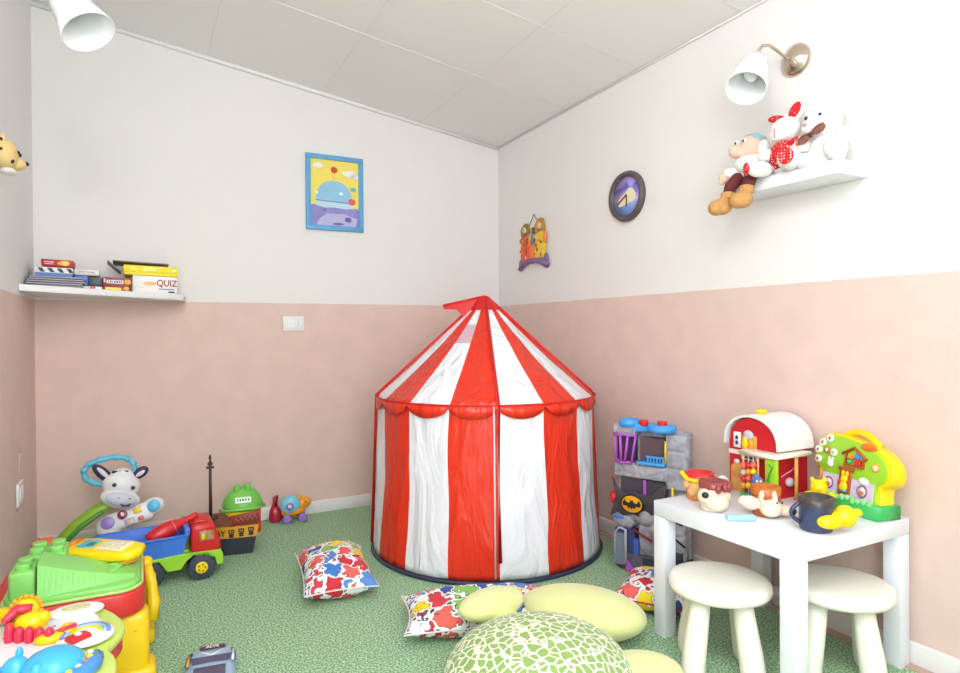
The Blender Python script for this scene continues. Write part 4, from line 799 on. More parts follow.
    b = B(); b.prism([(0.064, 0.004), (0.110, 0.004), (0.075, 0.048)], 0.010, magenta, T(0, -0.038, 0) @ FRONT); b.obj('ramp', root, 'purple ramp piece')
    b = B(); b.bb((0.098, -0.036, 0.02), (0.118, -0.018, 0.135), P('ramp_blue', (60, 105, 190), 0.4)); b.obj('ladder', root, 'blue strip')
    b = B(); b.bb((0.20, -0.038, 0.0), (0.30, -0.014, 0.105), navy, bev=0.003); b.bb((0.14, -0.042, 0.0), (0.20, -0.030, 0.065), navy, bev=0.003); b.obj('step_block', root, 'dark block steps')
    b = B(); b.ell((0.035, -0.026, 0.212), (0.030, 0.012, 0.010), blue); b.obj('water_piece', root, 'blue pieces on the rocks')
    b = B(); b.tube([(0.10, -0.044, 0.176), (0.135, -0.048, 0.160), (0.18, -0.046, 0.140)], 0.005, P('dark_red_plastic'), n=6); b.obj('red_strip', root)
    b = B(); b.tube([(0.24, -0.020, 0.20), (0.27, -0.022, 0.225), (0.30, -0.020, 0.215)], 0.004, black, n=6); b.tube([(0.25, -0.020, 0.17), (0.28, -0.022, 0.15), (0.31, -0.020, 0.13)], 0.004, black, n=6); b.obj('groove', root)
castle()

# ------------------------------------------------------------------ cushions
def cushion(name, loc, rot, w, d, h, m, label, seed=0, pipe=None, n=36):
    root = thing(name, label, 'cushion', loc, rot=rot, group=None)
    def pt(u, v, s):
        e = max(0.0, (1 - abs(u) ** 2.6)) ** 0.55 * max(0.0, (1 - abs(v) ** 2.6)) ** 0.55
        px = u * (w / 2) * (1 - 0.09 * (1 - abs(v) ** 2) * abs(u)); py = v * (d / 2) * (1 - 0.09 * (1 - abs(u) ** 2) * abs(v))
        wr = 0.010 * noise.noise(Vector((u * 2.2 + seed, v * 2.2, s))) + 0.005 * noise.noise(Vector((u * 6 + seed, v * 6, s * 2)))
        return Vector((px, py, h / 2 + s * (h / 2) * e + wr * e))
    b = B(); t = bmesh.new()
    for s in (1, -1):
        g = [[t.verts.new(pt(-1 + 2 * i / n, -1 + 2 * j / n, s)) for i in range(n + 1)] for j in range(n + 1)]
        for j in range(n):
            for i in range(n): t.faces.new((g[j][i], g[j][i + 1], g[j + 1][i + 1], g[j + 1][i]))
    bmesh.ops.remove_doubles(t, verts=t.verts, dist=1e-4); bmesh.ops.recalc_face_normals(t, faces=t.faces); b.add(t, m); b.obj('cover', root)
    e = [pt(-1 + 2 * i / 16, -1, 0) for i in range(16)] + [pt(1, -1 + 2 * i / 16, 0) for i in range(16)] + [pt(1 - 2 * i / 16, 1, 0) for i in range(16)] + [pt(-1, 1 - 2 * i / 16, 0) for i in range(16)]
    b = B(); b.tube(e, 0.003, pipe or P('seam_white', (236, 228, 226), 0.8), n=6, closed=True); b.obj('seam', root)
    return root
cushion('cushion', (-1.400, -1.10, 0), (0.08, 0, R(-7)), 0.275, 0.40, 0.150, blobs('cushion_print_a', 16, 0.3), 'cushion with bright colour blobs lying on the turf left of the tent', 1)
cushion('cushion', (-1.045, -1.685, 0), (0.05, 0, R(-19)), 0.54, 0.27, 0.12, blobs('cushion_print_b', 14, 2.1), 'cushion with red, blue and yellow blobs between the tent and the turtle', 2)
cushion('cushion', (-0.385, -1.87, 0.0), (0.05, 0, R(-57)), 0.30, 0.27, 0.12, blobs('cushion_print_c', 14, 4.2), 'cushion with a red seam lying behind the left table leg', 3, pipe=P('seam_red', (190, 40, 50), 0.8))

# ------------------------------------------------------------------ plush turtle
def turtle():
    root = thing('turtle_plush', 'big plush turtle with green patterned shell and pale lemon flippers in the foreground', 'soft toy', (-1.115, -2.155, 0), rz=R(0))
    b = B(); b.ell((0, 0, 0.070), (0.265, 0.250, 0.140), shellmat(), n=48); b.obj('shell', root, 'green patterned shell')
    b = B(); b.ell((0, 0, 0.045), (0.25, 0.235, 0.045), lemon, n=32); b.obj('belly', root)
    b = B(); b.ell((0.335, 0.245, 0.080), (0.215, 0.135, 0.078), lemon, rot=(0, 0, R(-50)), n=32); b.ell((0.20, 0.19, 0.065), (0.13, 0.12, 0.055), lemon); b.obj('flipper', root, 'largest pale lemon flipper', remesh=0.006)
    b = B(); b.ell((0.040, 0.335, 0.135), (0.125, 0.075, 0.045), lemon, rot=(0, 0, R(10)), n=32); b.ell((0.06, 0.22, 0.085), (0.08, 0.09, 0.045), lemon); b.obj('flipper', root, remesh=0.006)
    b = B(); b.ell((0.275, -0.10, 0.050), (0.13, 0.10, 0.048), lemon, rot=(0, 0, R(-20)), n=32); b.obj('flipper', root, remesh=0.006)
    b = B(); b.ell((-0.33, -0.12, 0.05), (0.14, 0.10, 0.045), lemon, rot=(0, 0, R(20)), n=24); b.obj('flipper', root, remesh=0.006)
    b = B(); b.ell((-0.05, -0.36, 0.09), (0.10, 0.11, 0.08), lemon, n=24); b.obj('head', root)
turtle()

# ------------------------------------------------------------------ dump truck
def truck():
    root = thing('dump_truck', 'toy dump truck with blue bed, red cab and green chassis by the back wall', 'toy truck', (-2.015, -0.660, 0), rz=R(1))
    # local x forward (to the right), y away from the camera; length ~0.5
    w = 0.10
    b = B(); b.prism([(-0.16, 0.070), (-0.11, 0.100), (-0.01, 0.100), (0.02, 0.055), (0.07, 0.055), (0.09, 0.085), (0.12, 0.108), (0.17, 0.110), (0.200, 0.085), (0.208, 0.052), (0.232, 0.052), (0.232, 0.092), (0.222, 0.114), (0.08, 0.118), (-0.16, 0.105)], 2 * w, P('chassis_lime', (156, 214, 50), 0.35), T(0, w, 0) @ FRONT, bev=0.003, smooth=False); b.obj('chassis', root, 'lime green chassis')
    for x in (-0.045, 0.148):
        for s in (-1, 1):
            b = B(); y0, y1 = s * (w - 0.032), s * (w + 0.004)
            b.cyl((x, y0, 0.052), (x, y1, 0.052), 0.052, tire, n=32, bev=0.006)
            for k in range(18): a = 2 * PI * k / 18; b.box((x + 0.052 * math.cos(a), (y0 + y1) / 2, 0.052 + 0.052 * math.sin(a)), (0.008, 0.03, 0.004), tire, rot=(0, -a + PI / 2, 0))
            wh = b.obj('wheel', root)
            b = B(); b.cyl((x, y1 - s * 0.002, 0.052), (x, y1 + s * 0.004, 0.052), 0.024, yellow, n=24, bev=0.002)
            for k in range(5): a = 2 * PI * k / 5; b.ell((x + 0.013 * math.cos(a), y1 + s * 0.004, 0.052 + 0.013 * math.sin(a)), (0.004, 0.002, 0.004), P('hub_spot_brown', (150, 110, 20), 0.5))  # small brown spots on the yellow hub
            b.obj('hub', wh)
    # cab
    b = B(); cabp = [(0.110, 0.110), (0.222, 0.110), (0.220, 0.150), (0.206, 0.205), (0.190, 0.228), (0.125, 0.228), (0.110, 0.215)]
    b.prism(cabp, 2 * w - 0.01, red, T(0, w - 0.005, 0) @ FRONT, bev=0.008); b.bb((0.125, -0.06, 0.226), (0.18, 0.06, 0.238), red, bev=0.004); cb = b.obj('cab', root, 'red cab')
    b = B(); b.bb((0.140, -w - 0.001, 0.160), (0.196, -w + 0.006, 0.203), P('cab_window', (150, 120, 80), 0.2, var=0.5, bscale=60), bev=0.003); b.obj('window', cb)
    b = B(); b.bb((0.134, -w - 0.003, 0.203), (0.202, -w + 0.004, 0.208), red); b.ell((0.155, -w + 0.002, 0.178), (0.010, 0.006, 0.014), yellow); b.obj('window_trim', cb)
    b = B(); b.bb((0.220, -0.075, 0.120), (0.226, 0.075, 0.145), P('grille_red', (170, 30, 34), 0.4)); b.obj('grille', cb)
    # bed: tapered open box tilted slightly
    bl_ = blue; b = B(); t = bmesh.new()
    def ring(x0, x1, y, z0, z1): return [t.verts.new(p) for p in ((x0, -y, z0), (x1, -y, z1), (x1, y, z1), (x0, y, z0))]
    o0 = ring(-0.205, 0.075, 0.090, 0.112, 0.100); o1 = ring(-0.235, 0.098, 0.104, 0.185, 0.195); i1 = ring(-0.228, 0.090, 0.097, 0.185, 0.195); i0 = ring(-0.200, 0.068, 0.083, 0.122, 0.110)
    t.faces.new(o0[::-1]); t.faces.new(i0)
    for A, C in ((o0, o1), (o1, i1), (i1, i0)):
        for j in range(4): t.faces.new((A[j], A[(j + 1) % 4], C[(j + 1) % 4], C[j]))
    bmesh.ops.recalc_face_normals(t, faces=t.faces); b.add(t, bl_, smooth=False)
    b.tube([(-0.235, -0.105, 0.185), (0.098, -0.105, 0.195), (0.098, 0.105, 0.195), (-0.235, 0.105, 0.185)], 0.006, bl_, n=6, closed=True)
    for x in (-0.16, -0.08, 0.0): b.box((x, -0.099, 0.148), (0.006, 0.008, 0.075), bl_, rot=(0.18, 0, 0))
    b.bb((0.085, -0.105, 0.195), (0.105, 0.105, 0.222), bl_, bev=0.004); b.obj('bed', root, 'blue tipping bed')
    for s in (-1, 1): b = B(); b.bb((0.072, s * 0.07, 0.085), (0.100, s * 0.05, 0.125), P('chassis_lime'), bev=0.002); b.obj('bed_support', root)
truck()
def bowling(name, loc, rot, label):
    root = thing(name, label, 'bowling pin', loc, rot=rot)
    b = B(); b.lathe([(0, 0), (0.022, 0), (0.030, 0.02), (0.036, 0.065), (0.030, 0.11), (0.015, 0.150), (0.012, 0.170), (0.016, 0.190), (0.012, 0.207), (0, 0.212)], red, n=24); b.obj('pin', root)
    b = B(); b.lathe([(0.0305, 0.108), (0.0245, 0.124)], P('band_white'), n=24); b.obj('band', root)
bowling('bowling_pin', (-2.065, -0.70, 0.178), (R(70), 0, R(102)), 'red toy bowling pin lying across the bed of the dump truck')
b = B(); b.ell((-2.03, -0.715, 0.150), (0.030, 0.026, 0.022), P('amber_plastic', (240, 170, 30), 0.3)); b.ell((-2.01, -0.740, 0.171), (0.010, 0.012, 0.010), red); b.ell((-2.045, -0.735, 0.173), (0.010, 0.012, 0.010), white); tag(b.obj('toy_ball'), 'small yellow ball inside the bed of the dump truck', 'ball')

# ------------------------------------------------------------------ pirate ship, helmet toy
def ship():
    root = thing('pirate_ship', 'toy pirate ship with black hull, yellow skull band and bare mast behind the dump truck', 'toy ship', (-1.600, -0.465, 0), rz=R(-8))
    # local x: bow to the left (negative), stern at x=0
    def hull(z0, z1, f0, f1, y0, y1, m, name, lab=None, stern0=0.0, stern1=0.0):
        b = B(); t = bmesh.new(); K = 12
        def loop(z, f, y, st): return [t.verts.new((st, -y, z))] + [t.verts.new((st - f * k / K, -y * (1 - (k / K) ** 3), z)) for k in range(1, K + 1)] + [t.verts.new((st - f * k / K, y * (1 - (k / K) ** 3), z)) for k in range(K - 1, 0, -1)] + [t.verts.new((st, y, z))]
        A = loop(z0, f0, y0, stern0); C = loop(z1, f1, y1, stern1); n_ = len(A)
        t.faces.new(A[::-1]); t.faces.new(C)
        for j in range(n_): t.faces.new((A[j], A[(j + 1) % n_], C[(j + 1) % n_], C[j]))
        bmesh.ops.recalc_face_normals(t, faces=t.faces); b.add(t, m, smooth=False); return b.obj(name, root, lab)
    hull(0.0, 0.085, 0.27, 0.31, 0.060, 0.085, P('hull_black', (62, 62, 74), 0.4), 'hull', 'black lower hull', -0.022, -0.005)
    hull(0.085, 0.140, 0.31, 0.34, 0.086, 0.092, P('hull_ochre', (228, 165, 40), 0.4), 'skull_band', 'yellow band with skulls', -0.004, 0.006)
    hull(0.140, 0.165, 0.33, 0.35, 0.090, 0.094, brown, 'deck', 'brown deck', 0.0, 0.004)
    b = B(); b.box((-0.055, -0.086, 0.170), (0.125, 0.012, 0.050), P('rail_maroon', (140, 40, 38), 0.4), rot=(0, -0.12, 0), bev=0.003); b.bb((-0.005, -0.088, 0.10), (0.016, 0.088, 0.205), P('stern_red', (190, 50, 40), 0.4), bev=0.005); b.box((-0.16, -0.088, 0.160), (0.10, 0.010, 0.030), brown, rot=(0, 0.04, 0)); b.obj('rail', root, 'dark red stern rail')
    b = B()
    for i in range(5): b.tube([(-0.100 + i * 0.020, -0.095, 0.158 + i * 0.002), (-0.092 + i * 0.020, -0.096, 0.176 + i * 0.003), (-0.082 + i * 0.020, -0.095, 0.160 + i * 0.002)], 0.003, P('rail_pink', (216, 120, 100), 0.4), n=6)
    b.obj('rope_pattern', root, 'pink rope relief')
    for i in range(3):
        x = -0.028 - i * 0.042; z = 0.114 - i * 0.002
        b = B(); y = -0.0925
        b.bb((x - 0.013, y - 0.002, z), (x + 0.013, y + 0.002, z + 0.017), ink, bev=0.0015); b.bb((x - 0.010, y - 0.002, z - 0.019), (x + 0.010, y + 0.002, z - 0.002), ink); b.bb((x - 0.007, y - 0.0028, z + 0.005), (x - 0.002, y - 0.0018, z + 0.011), P('hull_ochre')); b.bb((x + 0.002, y - 0.0028, z + 0.005), (x + 0.007, y - 0.0018, z + 0.011), P('hull_ochre'))
        b.obj('skull_emblem', root)
    text('lettering', 'BY', 0.036, T(-0.158, -0.0935, 0.112) @ FRONT, ink, root, extrude=0.001)
    b = B(); mm = P('mast_black_brown', (74, 48, 46), 0.5); b.cyl((-0.205, 0.03, 0.16), (-0.205, 0.03, 0.425), 0.008, mm, r2=0.006); b.box((-0.205, 0.03, 0.395), (0.034, 0.012, 0.010), mm); b.ell((-0.205, 0.03, 0.412), (0.012, 0.012, 0.010), mm); b.ell((-0.205, 0.03, 0.44), (0.006, 0.006, 0.016), mm); b.obj('mast', root, 'dark bare mast')
    b = B(); b.cyl((-0.21, -0.04, 0.165), (-0.175, -0.06, 0.185), 0.010, mm); b.obj('cannon', root)
ship()
def helmet():
    root = thing('crab_toy', 'light green domed toy with a yellow inside, resting on the pirate ship', 'toy', (-1.662, -0.45, 0.186), rot=(R(12), 0, R(-6))); root.scale = (0.82, 0.88, 0.98)
    b = B(); t_ = [(0.112, 0.030), (0.108, 0.045), (0.094, 0.075), (0.070, 0.100), (0.035, 0.114), (0.0, 0.118), ]
    b.lathe(t_ + [(0.0, 0.112), (0.066, 0.094), (0.100, 0.045), (0.104, 0.030), (0.112, 0.030)], P('toy_green', (120, 200, 85), 0.3), n=40)
    for v in b.bm.verts: v.co.y *= 0.8
    b.cyl((-0.030, -0.01, 0.105), (-0.030, -0.01, 0.136), 0.022, P('toy_green'), r2=0.018, bev=0.004); b.cyl((0.026, -0.01, 0.105), (0.026, -0.01, 0.140), 0.022, P('toy_green'), r2=0.018, bev=0.004)
    b.tube([(-0.122, -0.02, 0.020), (-0.105, -0.07, 0.034), (-0.05, -0.095, 0.046), (0.02, -0.098, 0.048), (0.08, -0.08, 0.040), (0.118, -0.03, 0.030)], 0.007, P('toy_green'), n=8); dm = b.obj('dome', root, 'light green dome')
    b = B(); b.ell((0, -0.018, 0.010), (0.098, 0.080, 0.034), yellow, n=32); b.obj('inner_bowl', root, 'yellow inside')
    b = B(); b.box((0.0, -0.076, 0.086), (0.085, 0.004, 0.028), white, rot=(-0.75, 0, 0), bev=0.002); b.obj('name_plate', dm, 'white name plate')
    b = B()
    for i, w_ in enumerate((.006, .010, .010, .008, .008)): b.box((-0.030 + i * 0.015, -0.0785, 0.0875), (w_, 0.002, 0.013), P('letter_green', (90, 150, 70), 0.5), rot=(-0.75, 0, 0))
    b.obj('lettering', dm, 'green lettering')
    b = B(); b.ell((0.02, -0.075, 0.035), (0.008, 0.006, 0.014), red); b.ell((0.035, -0.072, 0.030), (0.006, 0.006, 0.008), orange); b.obj('red_peg', root)
helmet()
r_ = thing('bottle_toy', 'dark red bottle shaped toy standing against the back wall beside the elephant', 'toy', (-1.445, -0.060, 0.0), rz=0); r_.scale = (0.92, 0.92, 0.95)
b = B(); b.lathe([(0, 0), (0.034, 0), (0.037, 0.02), (0.034, 0.055), (0.022, 0.085), (0.014, 0.105), (0.015, 0.128), (0.010, 0.142), (0, 0.146)], P('raspberry_plastic', (186, 34, 66), 0.3, var=0.2, bscale=25), n=24); b.obj('bottle', r_)
b = B(); b.tube([(-0.004, -0.018, 0.085), (0.004, -0.022, 0.115), (0.010, -0.016, 0.138), (0.012, 0.0, 0.146)], 0.006, black, n=8); b.obj('strap', r_, 'black strap'); b = B(); b.ell((-0.005, -0.033, 0.06), (0.014, 0.006, 0.012), P('rail_pink')); b.obj('sticker', r_)
def elephant():
    root = thing('elephant_toy', 'small orange and light blue elephant push toy on purple wheels by the back wall', 'toy', (-1.352, -0.098, 0), rz=R(-5)); root.scale = (1.15, 1.15, 1.15)
    b = B(); b.ell((0.0, 0, 0.048), (0.052, 0.035, 0.026), orange); b.ell((0.040, 0.0, 0.080), (0.028, 0.026, 0.028), orange); b.ell((0.062, -0.006, 0.086), (0.018, 0.016, 0.020), orange); b.ell((0.022, 0.0, 0.110), (0.013, 0.014, 0.012), orange); b.ell((0.05, 0, 0.104), (0.010, 0.012, 0.010), orange); b.ell((-0.03, 0, 0.045), (0.03, 0.03, 0.022), orange); b.obj('body', root, remesh=0.0035)
    b = B(); b.ell((-0.018, -0.018, 0.083), (0.046, 0.026, 0.044), P('aqua_plastic', (130, 210, 230), 0.3)); b.obj('ear', root, 'light blue round ear')
    b = B(); b.cyl((-0.024, -0.040, 0.080), (-0.024, -0.047, 0.080), 0.018, purple, bev=0.003); b.ell((-0.024, -0.047, 0.080), (0.009, 0.004, 0.009), white); b.obj('spiral_button', root, 'purple and white button')
    for x in (-0.036, 0.034):
        for s in (-1, 1): b = B(); b.cyl((x, s * 0.030, 0.020), (x, s * 0.046, 0.020), 0.020, purple, bev=0.004); b.obj('wheel', root)
    b = B(); b.ell((0.052, -0.022, 0.092), 0.004, black); b.obj('eye', root)
elephant()

# ------------------------------------------------------------------ zebra walker
def walker():
    root = thing('zebra_walker', 'baby walker with white zebra head and light blue handle in the left corner', 'baby walker', (-2.135, -0.31, 0), rz=0)
    gl = P('walker_lime', (150, 196, 60), 0.35); gd = P('walker_green', (86, 150, 60), 0.4)
    for y in (0.03, -0.03):
        b = B(); b.tube([(-0.31, y, 0.05), (-0.28, y, 0.10), (-0.21, y, 0.175), (-0.13, y, 0.235), (-0.055, y, 0.27)], [0.018, 0.021, 0.022, 0.020, 0.016], gl, n=12); lg = b.obj('arm', root, 'lime green support')
        b = B(); b.tube([(-0.275, y - 0.014, 0.088), (-0.19, y - 0.015, 0.178), (-0.10, y - 0.015, 0.238)], [0.011, 0.013, 0.011], gd, n=10); b.obj('inset', lg, 'darker green inset')
    b = B(); b.bb((-0.33, -0.13, 0.03), (0.02, 0.12, 0.055), gl, bev=0.010); b.obj('base', root, 'lime base frame')
    for x, y in ((-0.30, -0.15), (-0.30, 0.14), (-0.01, -0.15), (-0.01, 0.14)): b = B(); b.cyl((x, y - 0.015, 0.035), (x, y + 0.015, 0.035), 0.035, purple, bev=0.004); b.obj('wheel', root)
    # console
    Mx = T(0.0, -0.02, 0.19) @ Euler((R(-18), R(-14), 0)).to_matrix().to_4x4()
    b = B(); b.M = Mx; b.box((0, 0, 0), (0.20, 0.05, 0.085), white, bev=0.022, seg=4); b.ell((-0.085, 0.0, -0.012), (0.052, 0.030, 0.052), white); b.ell((0.105, 0, 0.012), (0.048, 0.028, 0.040), white); cs = b.obj('console', root, 'white button console')
    def btn(x, z, r, m, name='button', sq=False):
        b = B(); b.M = Mx
        if sq: b.box((x, -0.028, z), (r * 2, 0.010, r * 1.6), m, bev=0.003)
        else: b.cyl((x, -0.022, z), (x, -0.036, z), r, m, bev=0.003)
        b.obj(name, cs)
    btn(-0.083, 0.004, 0.027, purple); btn(0.108, 0.012, 0.027, sky); btn(-0.020, 0.018, 0.020, dred); btn(0.040, 0.016, 0.016, yellow, sq=True); btn(0.0, -0.022, 0.020, P('lilac_button', (196, 180, 224), 0.3), sq=True); btn(0.046, -0.022, 0.012, P('bead_coral'), sq=True)
    b = B(); b.M = Mx; b.ell((-0.020, -0.037, 0.020), (0.007, 0.003, 0.010), white); b.ell((0.003, -0.034, -0.022), (0.010, 0.003, 0.007), P('game_label_pale')); b.obj('button_sign', cs)
    # head
    H = T(-0.035, -0.01, 0.322) @ Euler((0, R(16), 0)).to_matrix().to_4x4()
    b = B(); b.M = H; b.ell((0, 0, 0.018), (0.078, 0.048, 0.062), white); b.ell((0.012, -0.018, -0.040), (0.082, 0.050, 0.044), white); b.ell((-0.005, 0, 0.065), (0.045, 0.035, 0.030), white); hd = b.obj('head', root, 'white zebra head', remesh=0.004)
    b = B(); b.M = H; b.ell((0.014, -0.034, -0.038), (0.070, 0.040, 0.036), P('muzzle_grey', (212, 216, 224), 0.4)); b.obj('muzzle', hd, 'pale grey muzzle')
    for x in (-0.028, 0.048): b = B(); b.M = H; b.ell((x, -0.046, 0.022), (0.009, 0.006, 0.009), P('eye_grey', (70, 76, 92), 0.2)); b.obj('eye', hd)
    b = B(); b.M = H; b.tube([(0.018, -0.073, -0.050), (0.038, -0.073, -0.056), (0.058, -0.066, -0.045)], 0.003, navy, n=6); b.box((0.030, -0.0735, -0.056), (0.010, 0.003, 0.006), navy); b.box((0.050, -0.071, -0.055), (0.010, 0.003, 0.006), navy); b.ell((0.004, -0.074, -0.024), (0.006, 0.003, 0.003), grey); b.ell((0.048, -0.070, -0.022), (0.006, 0.003, 0.003), grey); b.obj('mouth', hd, 'dark smiling mouth')
    for x, rr in ((-0.085, -1.0), (0.062, 0.7)):
        b = B(); b.M = H; b.ell((x, 0.0, 0.085 if x > 0 else 0.055), (0.024, 0.014, 0.036 if x > 0 else 0.056), P('ear_navy', (52, 56, 78), 0.4), rot=(0, rr, 0)); er = b.obj('ear', hd, 'dark ear')
        b = B(); b.M = H; b.ell((x, -0.010, 0.083 if x > 0 else 0.060), (0.010, 0.008, 0.022 if x > 0 else 0.034), P('ear_pink_white', (236, 226, 234), 0.4), rot=(0, rr, 0)); b.obj('ear_lining', er)
    b = B(); b.M = H; b.tube([(-0.05, -0.012, 0.07), (-0.02, -0.022, 0.078), (0.01, -0.020, 0.085)], 0.006, P('ear_navy'), n=6); b.obj('mane_stripe', hd)
    # handle ring
    b = B(); pts = [(-0.085, 0.00, 0.350), (-0.125, 0.00, 0.352), (-0.165, 0.00, 0.375), (-0.178, 0.0, 0.412), (-0.160, 0.0, 0.440), (-0.12, 0.0, 0.458), (-0.06, 0.0, 0.466), (-0.01, 0.0, 0.458), (0.018, 0.0, 0.435), (0.026, 0.0, 0.405), (0.018, 0.0, 0.380)]
    fine = []
    for i in range(len(pts) - 1):
        for k in range(6): fine.append(Vector(pts[i]).lerp(Vector(pts[i + 1]), k / 6))
    b.tube(fine, [0.0125 + 0.0022 * math.sin(i * 1.05) for i in range(len(fine))], P('handle_aqua', (100, 195, 222), 0.35), n=14); b.obj('handle', root, 'light blue ridged handle')
walker()

# ------------------------------------------------------------------ building block table
def rrect(x0, x1, y0, y1, r, k=6):
    p = []
    for cx, cy, a0 in ((x1 - r, y1 - r, 0), (x0 + r, y1 - r, PI / 2), (x0 + r, y0 + r, PI), (x1 - r, y0 + r, 1.5 * PI)):
        for i in range(k + 1): a = a0 + PI / 2 * i / k; p.append((cx + r * math.cos(a), cy + r * math.sin(a)))
    return p
def blocktable():
    root = thing('block_table', 'red and yellow play table with a green landscape top, against the left wall', 'play table', (-2.265, -1.36, 0))
    rr_ = P('table_red', (222, 52, 52), 0.35); yy = P('table_yellow', (250, 208, 20), 0.35); gg = P('landscape_green', (140, 218, 110), 0.35)
    x0, x1, y0, y1 = -0.190, 0.190, -0.205, 0.200
    b = B(); b.prism(rrect(x0, x1, y0, y1, 0.07), 0.070, rr_, T(0, 0, 0.215), bev=0.008); b.obj('rim', root, 'red table rim')
    b = B(); b.prism(rrect(x0 + 0.040, x1 - 0.012, y0 + 0.012, y1 - 0.012, 0.06), 0.022, gg, T(0, 0, 0.2851), bev=0.006)
    b.tube([(p[0], p[1], 0.290) for p in rrect(x0 + 0.036, x1 - 0.008, y0 + 0.008, y1 - 0.008, 0.062)], 0.005, P('rim_pale_green', (196, 226, 130), 0.4), n=6, closed=True); top = b.obj('top_plate', root, 'light green top')
    # hill ramp
    b = B(); t = bmesh.new(); N, K = 18, 8; g = []
    for i in range(N + 1):
        u = i / N; x = -0.070 + 0.235 * u; h = 0.082 * (1 - u) ** 1.3 + 0.010; row = []
        for j in range(K + 1):
            v = j / K; y = -0.185 + 0.17 * v + 0.04 * u; row.append(t.verts.new((x, y, 0.305 + h * (1 if 0 < v < 1 else 0) * (0.9 + 0.1 * math.sin(v * PI)))))
        g.append(row)
    for i in range(N):
        for j in range(K): t.faces.new((g[i][j], g[i + 1][j], g[i + 1][j + 1], g[i][j + 1]))
    b.add(t, gg, smooth=False)
    b.bb((-0.135, -0.175, 0.305), (-0.075, -0.06, 0.380), gg, bev=0.008); b.bb((-0.115, -0.03, 0.305), (-0.015, 0.09, 0.378), gg, bev=0.008); b.bb((-0.12, 0.09, 0.305), (-0.05, 0.155, 0.345), gg, bev=0.008)
    for x, y, z in ((-0.105, -0.145, 0.380), (-0.105, -0.090, 0.380), (-0.090, 0.0, 0.378), (-0.090, 0.058, 0.378), (-0.042, 0.0, 0.378), (-0.042, 0.058, 0.378), (0.10, -0.10, 0.307), (0.14, 0.08, 0.307)):
        b.cyl((x, y, z - 0.002), (x, y, z + 0.016), 0.019, gg, n=24, bev=0.003)
    b.obj('landscape', top, 'moulded green hill and studs')
    b = B(); b.ell((-0.085, 0.125, 0.368), (0.038, 0.026, 0.020), P('rust_plastic', (205, 100, 50), 0.35)); b.cyl((-0.085, 0.125, 0.34), (-0.085, 0.125, 0.364), 0.020, gg); b.obj('orange_knob', top, 'rust orange knob')
    b = B(); b.tube([(0.03, -0.10, 0.325), (0.09, -0.06, 0.322), (0.14, -0.05, 0.328), (0.10, -0.12, 0.322)], [0.007, 0.011, 0.007, 0.009], gg, n=8); b.obj('vine', top)
    for sx, sy in ((-1, -1), (1, -1), (-1, 1), (1, 1)):
        b = B(); cx = 0.125 * sx; cy = -0.002 + 0.125 * sy
        b.box((cx + 0.018 * sx, cy + 0.006 * sy, 0.107), (0.115, 0.095, 0.214), yy, bev=0.022, seg=4)
        b.box((cx + 0.030 * sx, cy + 0.008 * sy, 0.025), (0.125, 0.105, 0.05), yy, bev=0.014, seg=3)
        b.ell((cx + 0.04, cy - 0.045, 0.165), (0.012, 0.010, 0.012), yy); b.obj('leg', root, 'yellow leg')
    b = B(); b.tube([(0.195, 0.10, 0.26), (0.208, 0.09, 0.20), (0.215, 0.075, 0.14), (0.210, 0.05, 0.09)], [0.016, 0.018, 0.022, 0.018], yy, n=12); b.ell((0.195, 0.108, 0.268), (0.020, 0.026, 0.018), yy); b.obj('side_hook', root, 'yellow side hook')
blocktable()
def phone():
    root = thing('toy_phone', 'long yellow toy gadget with a small screen lying on the green table top', 'toy phone', (-2.185, -1.335, 0.330), rot=(R(6), R(0), R(-38)))
    yp = P('phone_yellow', (252, 218, 16), 0.3)
    b = B(); b.prism([(-0.125, -0.045), (-0.08, -0.056), (0.06, -0.054), (0.115, -0.040), (0.13, -0.005), (0.12, 0.035), (0.07, 0.050), (-0.06, 0.052), (-0.12, 0.046), (-0.132, 0.0)], 0.030, yp, T(0, 0, 0.008), bev=0.010)
    b.prism([(-0.115, -0.040), (0.10, -0.040), (0.118, 0.0), (0.10, 0.036), (-0.115, 0.04)], 0.016, P('phone_orange', (244, 150, 20), 0.35), T(0, 0, -0.006), bev=0.004); b.obj('case', root)
    b = B(); b.box((-0.052, 0.0, 0.039), (0.052, 0.050, 0.003), sky, bev=0.001); b.box((-0.040, -0.003, 0.0407), (0.022, 0.026, 0.002), P('screen_teal', (40, 120, 120), 0.3)); b.obj('screen', root, 'blue and teal screen')
    b = B(); b.box((0.040, 0.0, 0.039), (0.095, 0.062, 0.003), P('phone_cream', (246, 238, 180), 0.4), bev=0.001)
    for i in range(4):
        for j in range(3): b.box((0.008 + i * 0.021, -0.020 + j * 0.020, 0.0415), (0.014, 0.013, 0.003), P('key_pale', (226, 220, 200), 0.5), bev=0.001)
    b.obj('keypad', root, 'cream keypad')
    b = B()
    for i in range(4): b.tube([(-0.115 + 0.006 * i, -0.035, 0.040), (-0.115 + 0.006 * i, 0.035, 0.040)], 0.0018, P('phone_orange'), n=6)
    b.obj('speaker_grille', root)
phone()

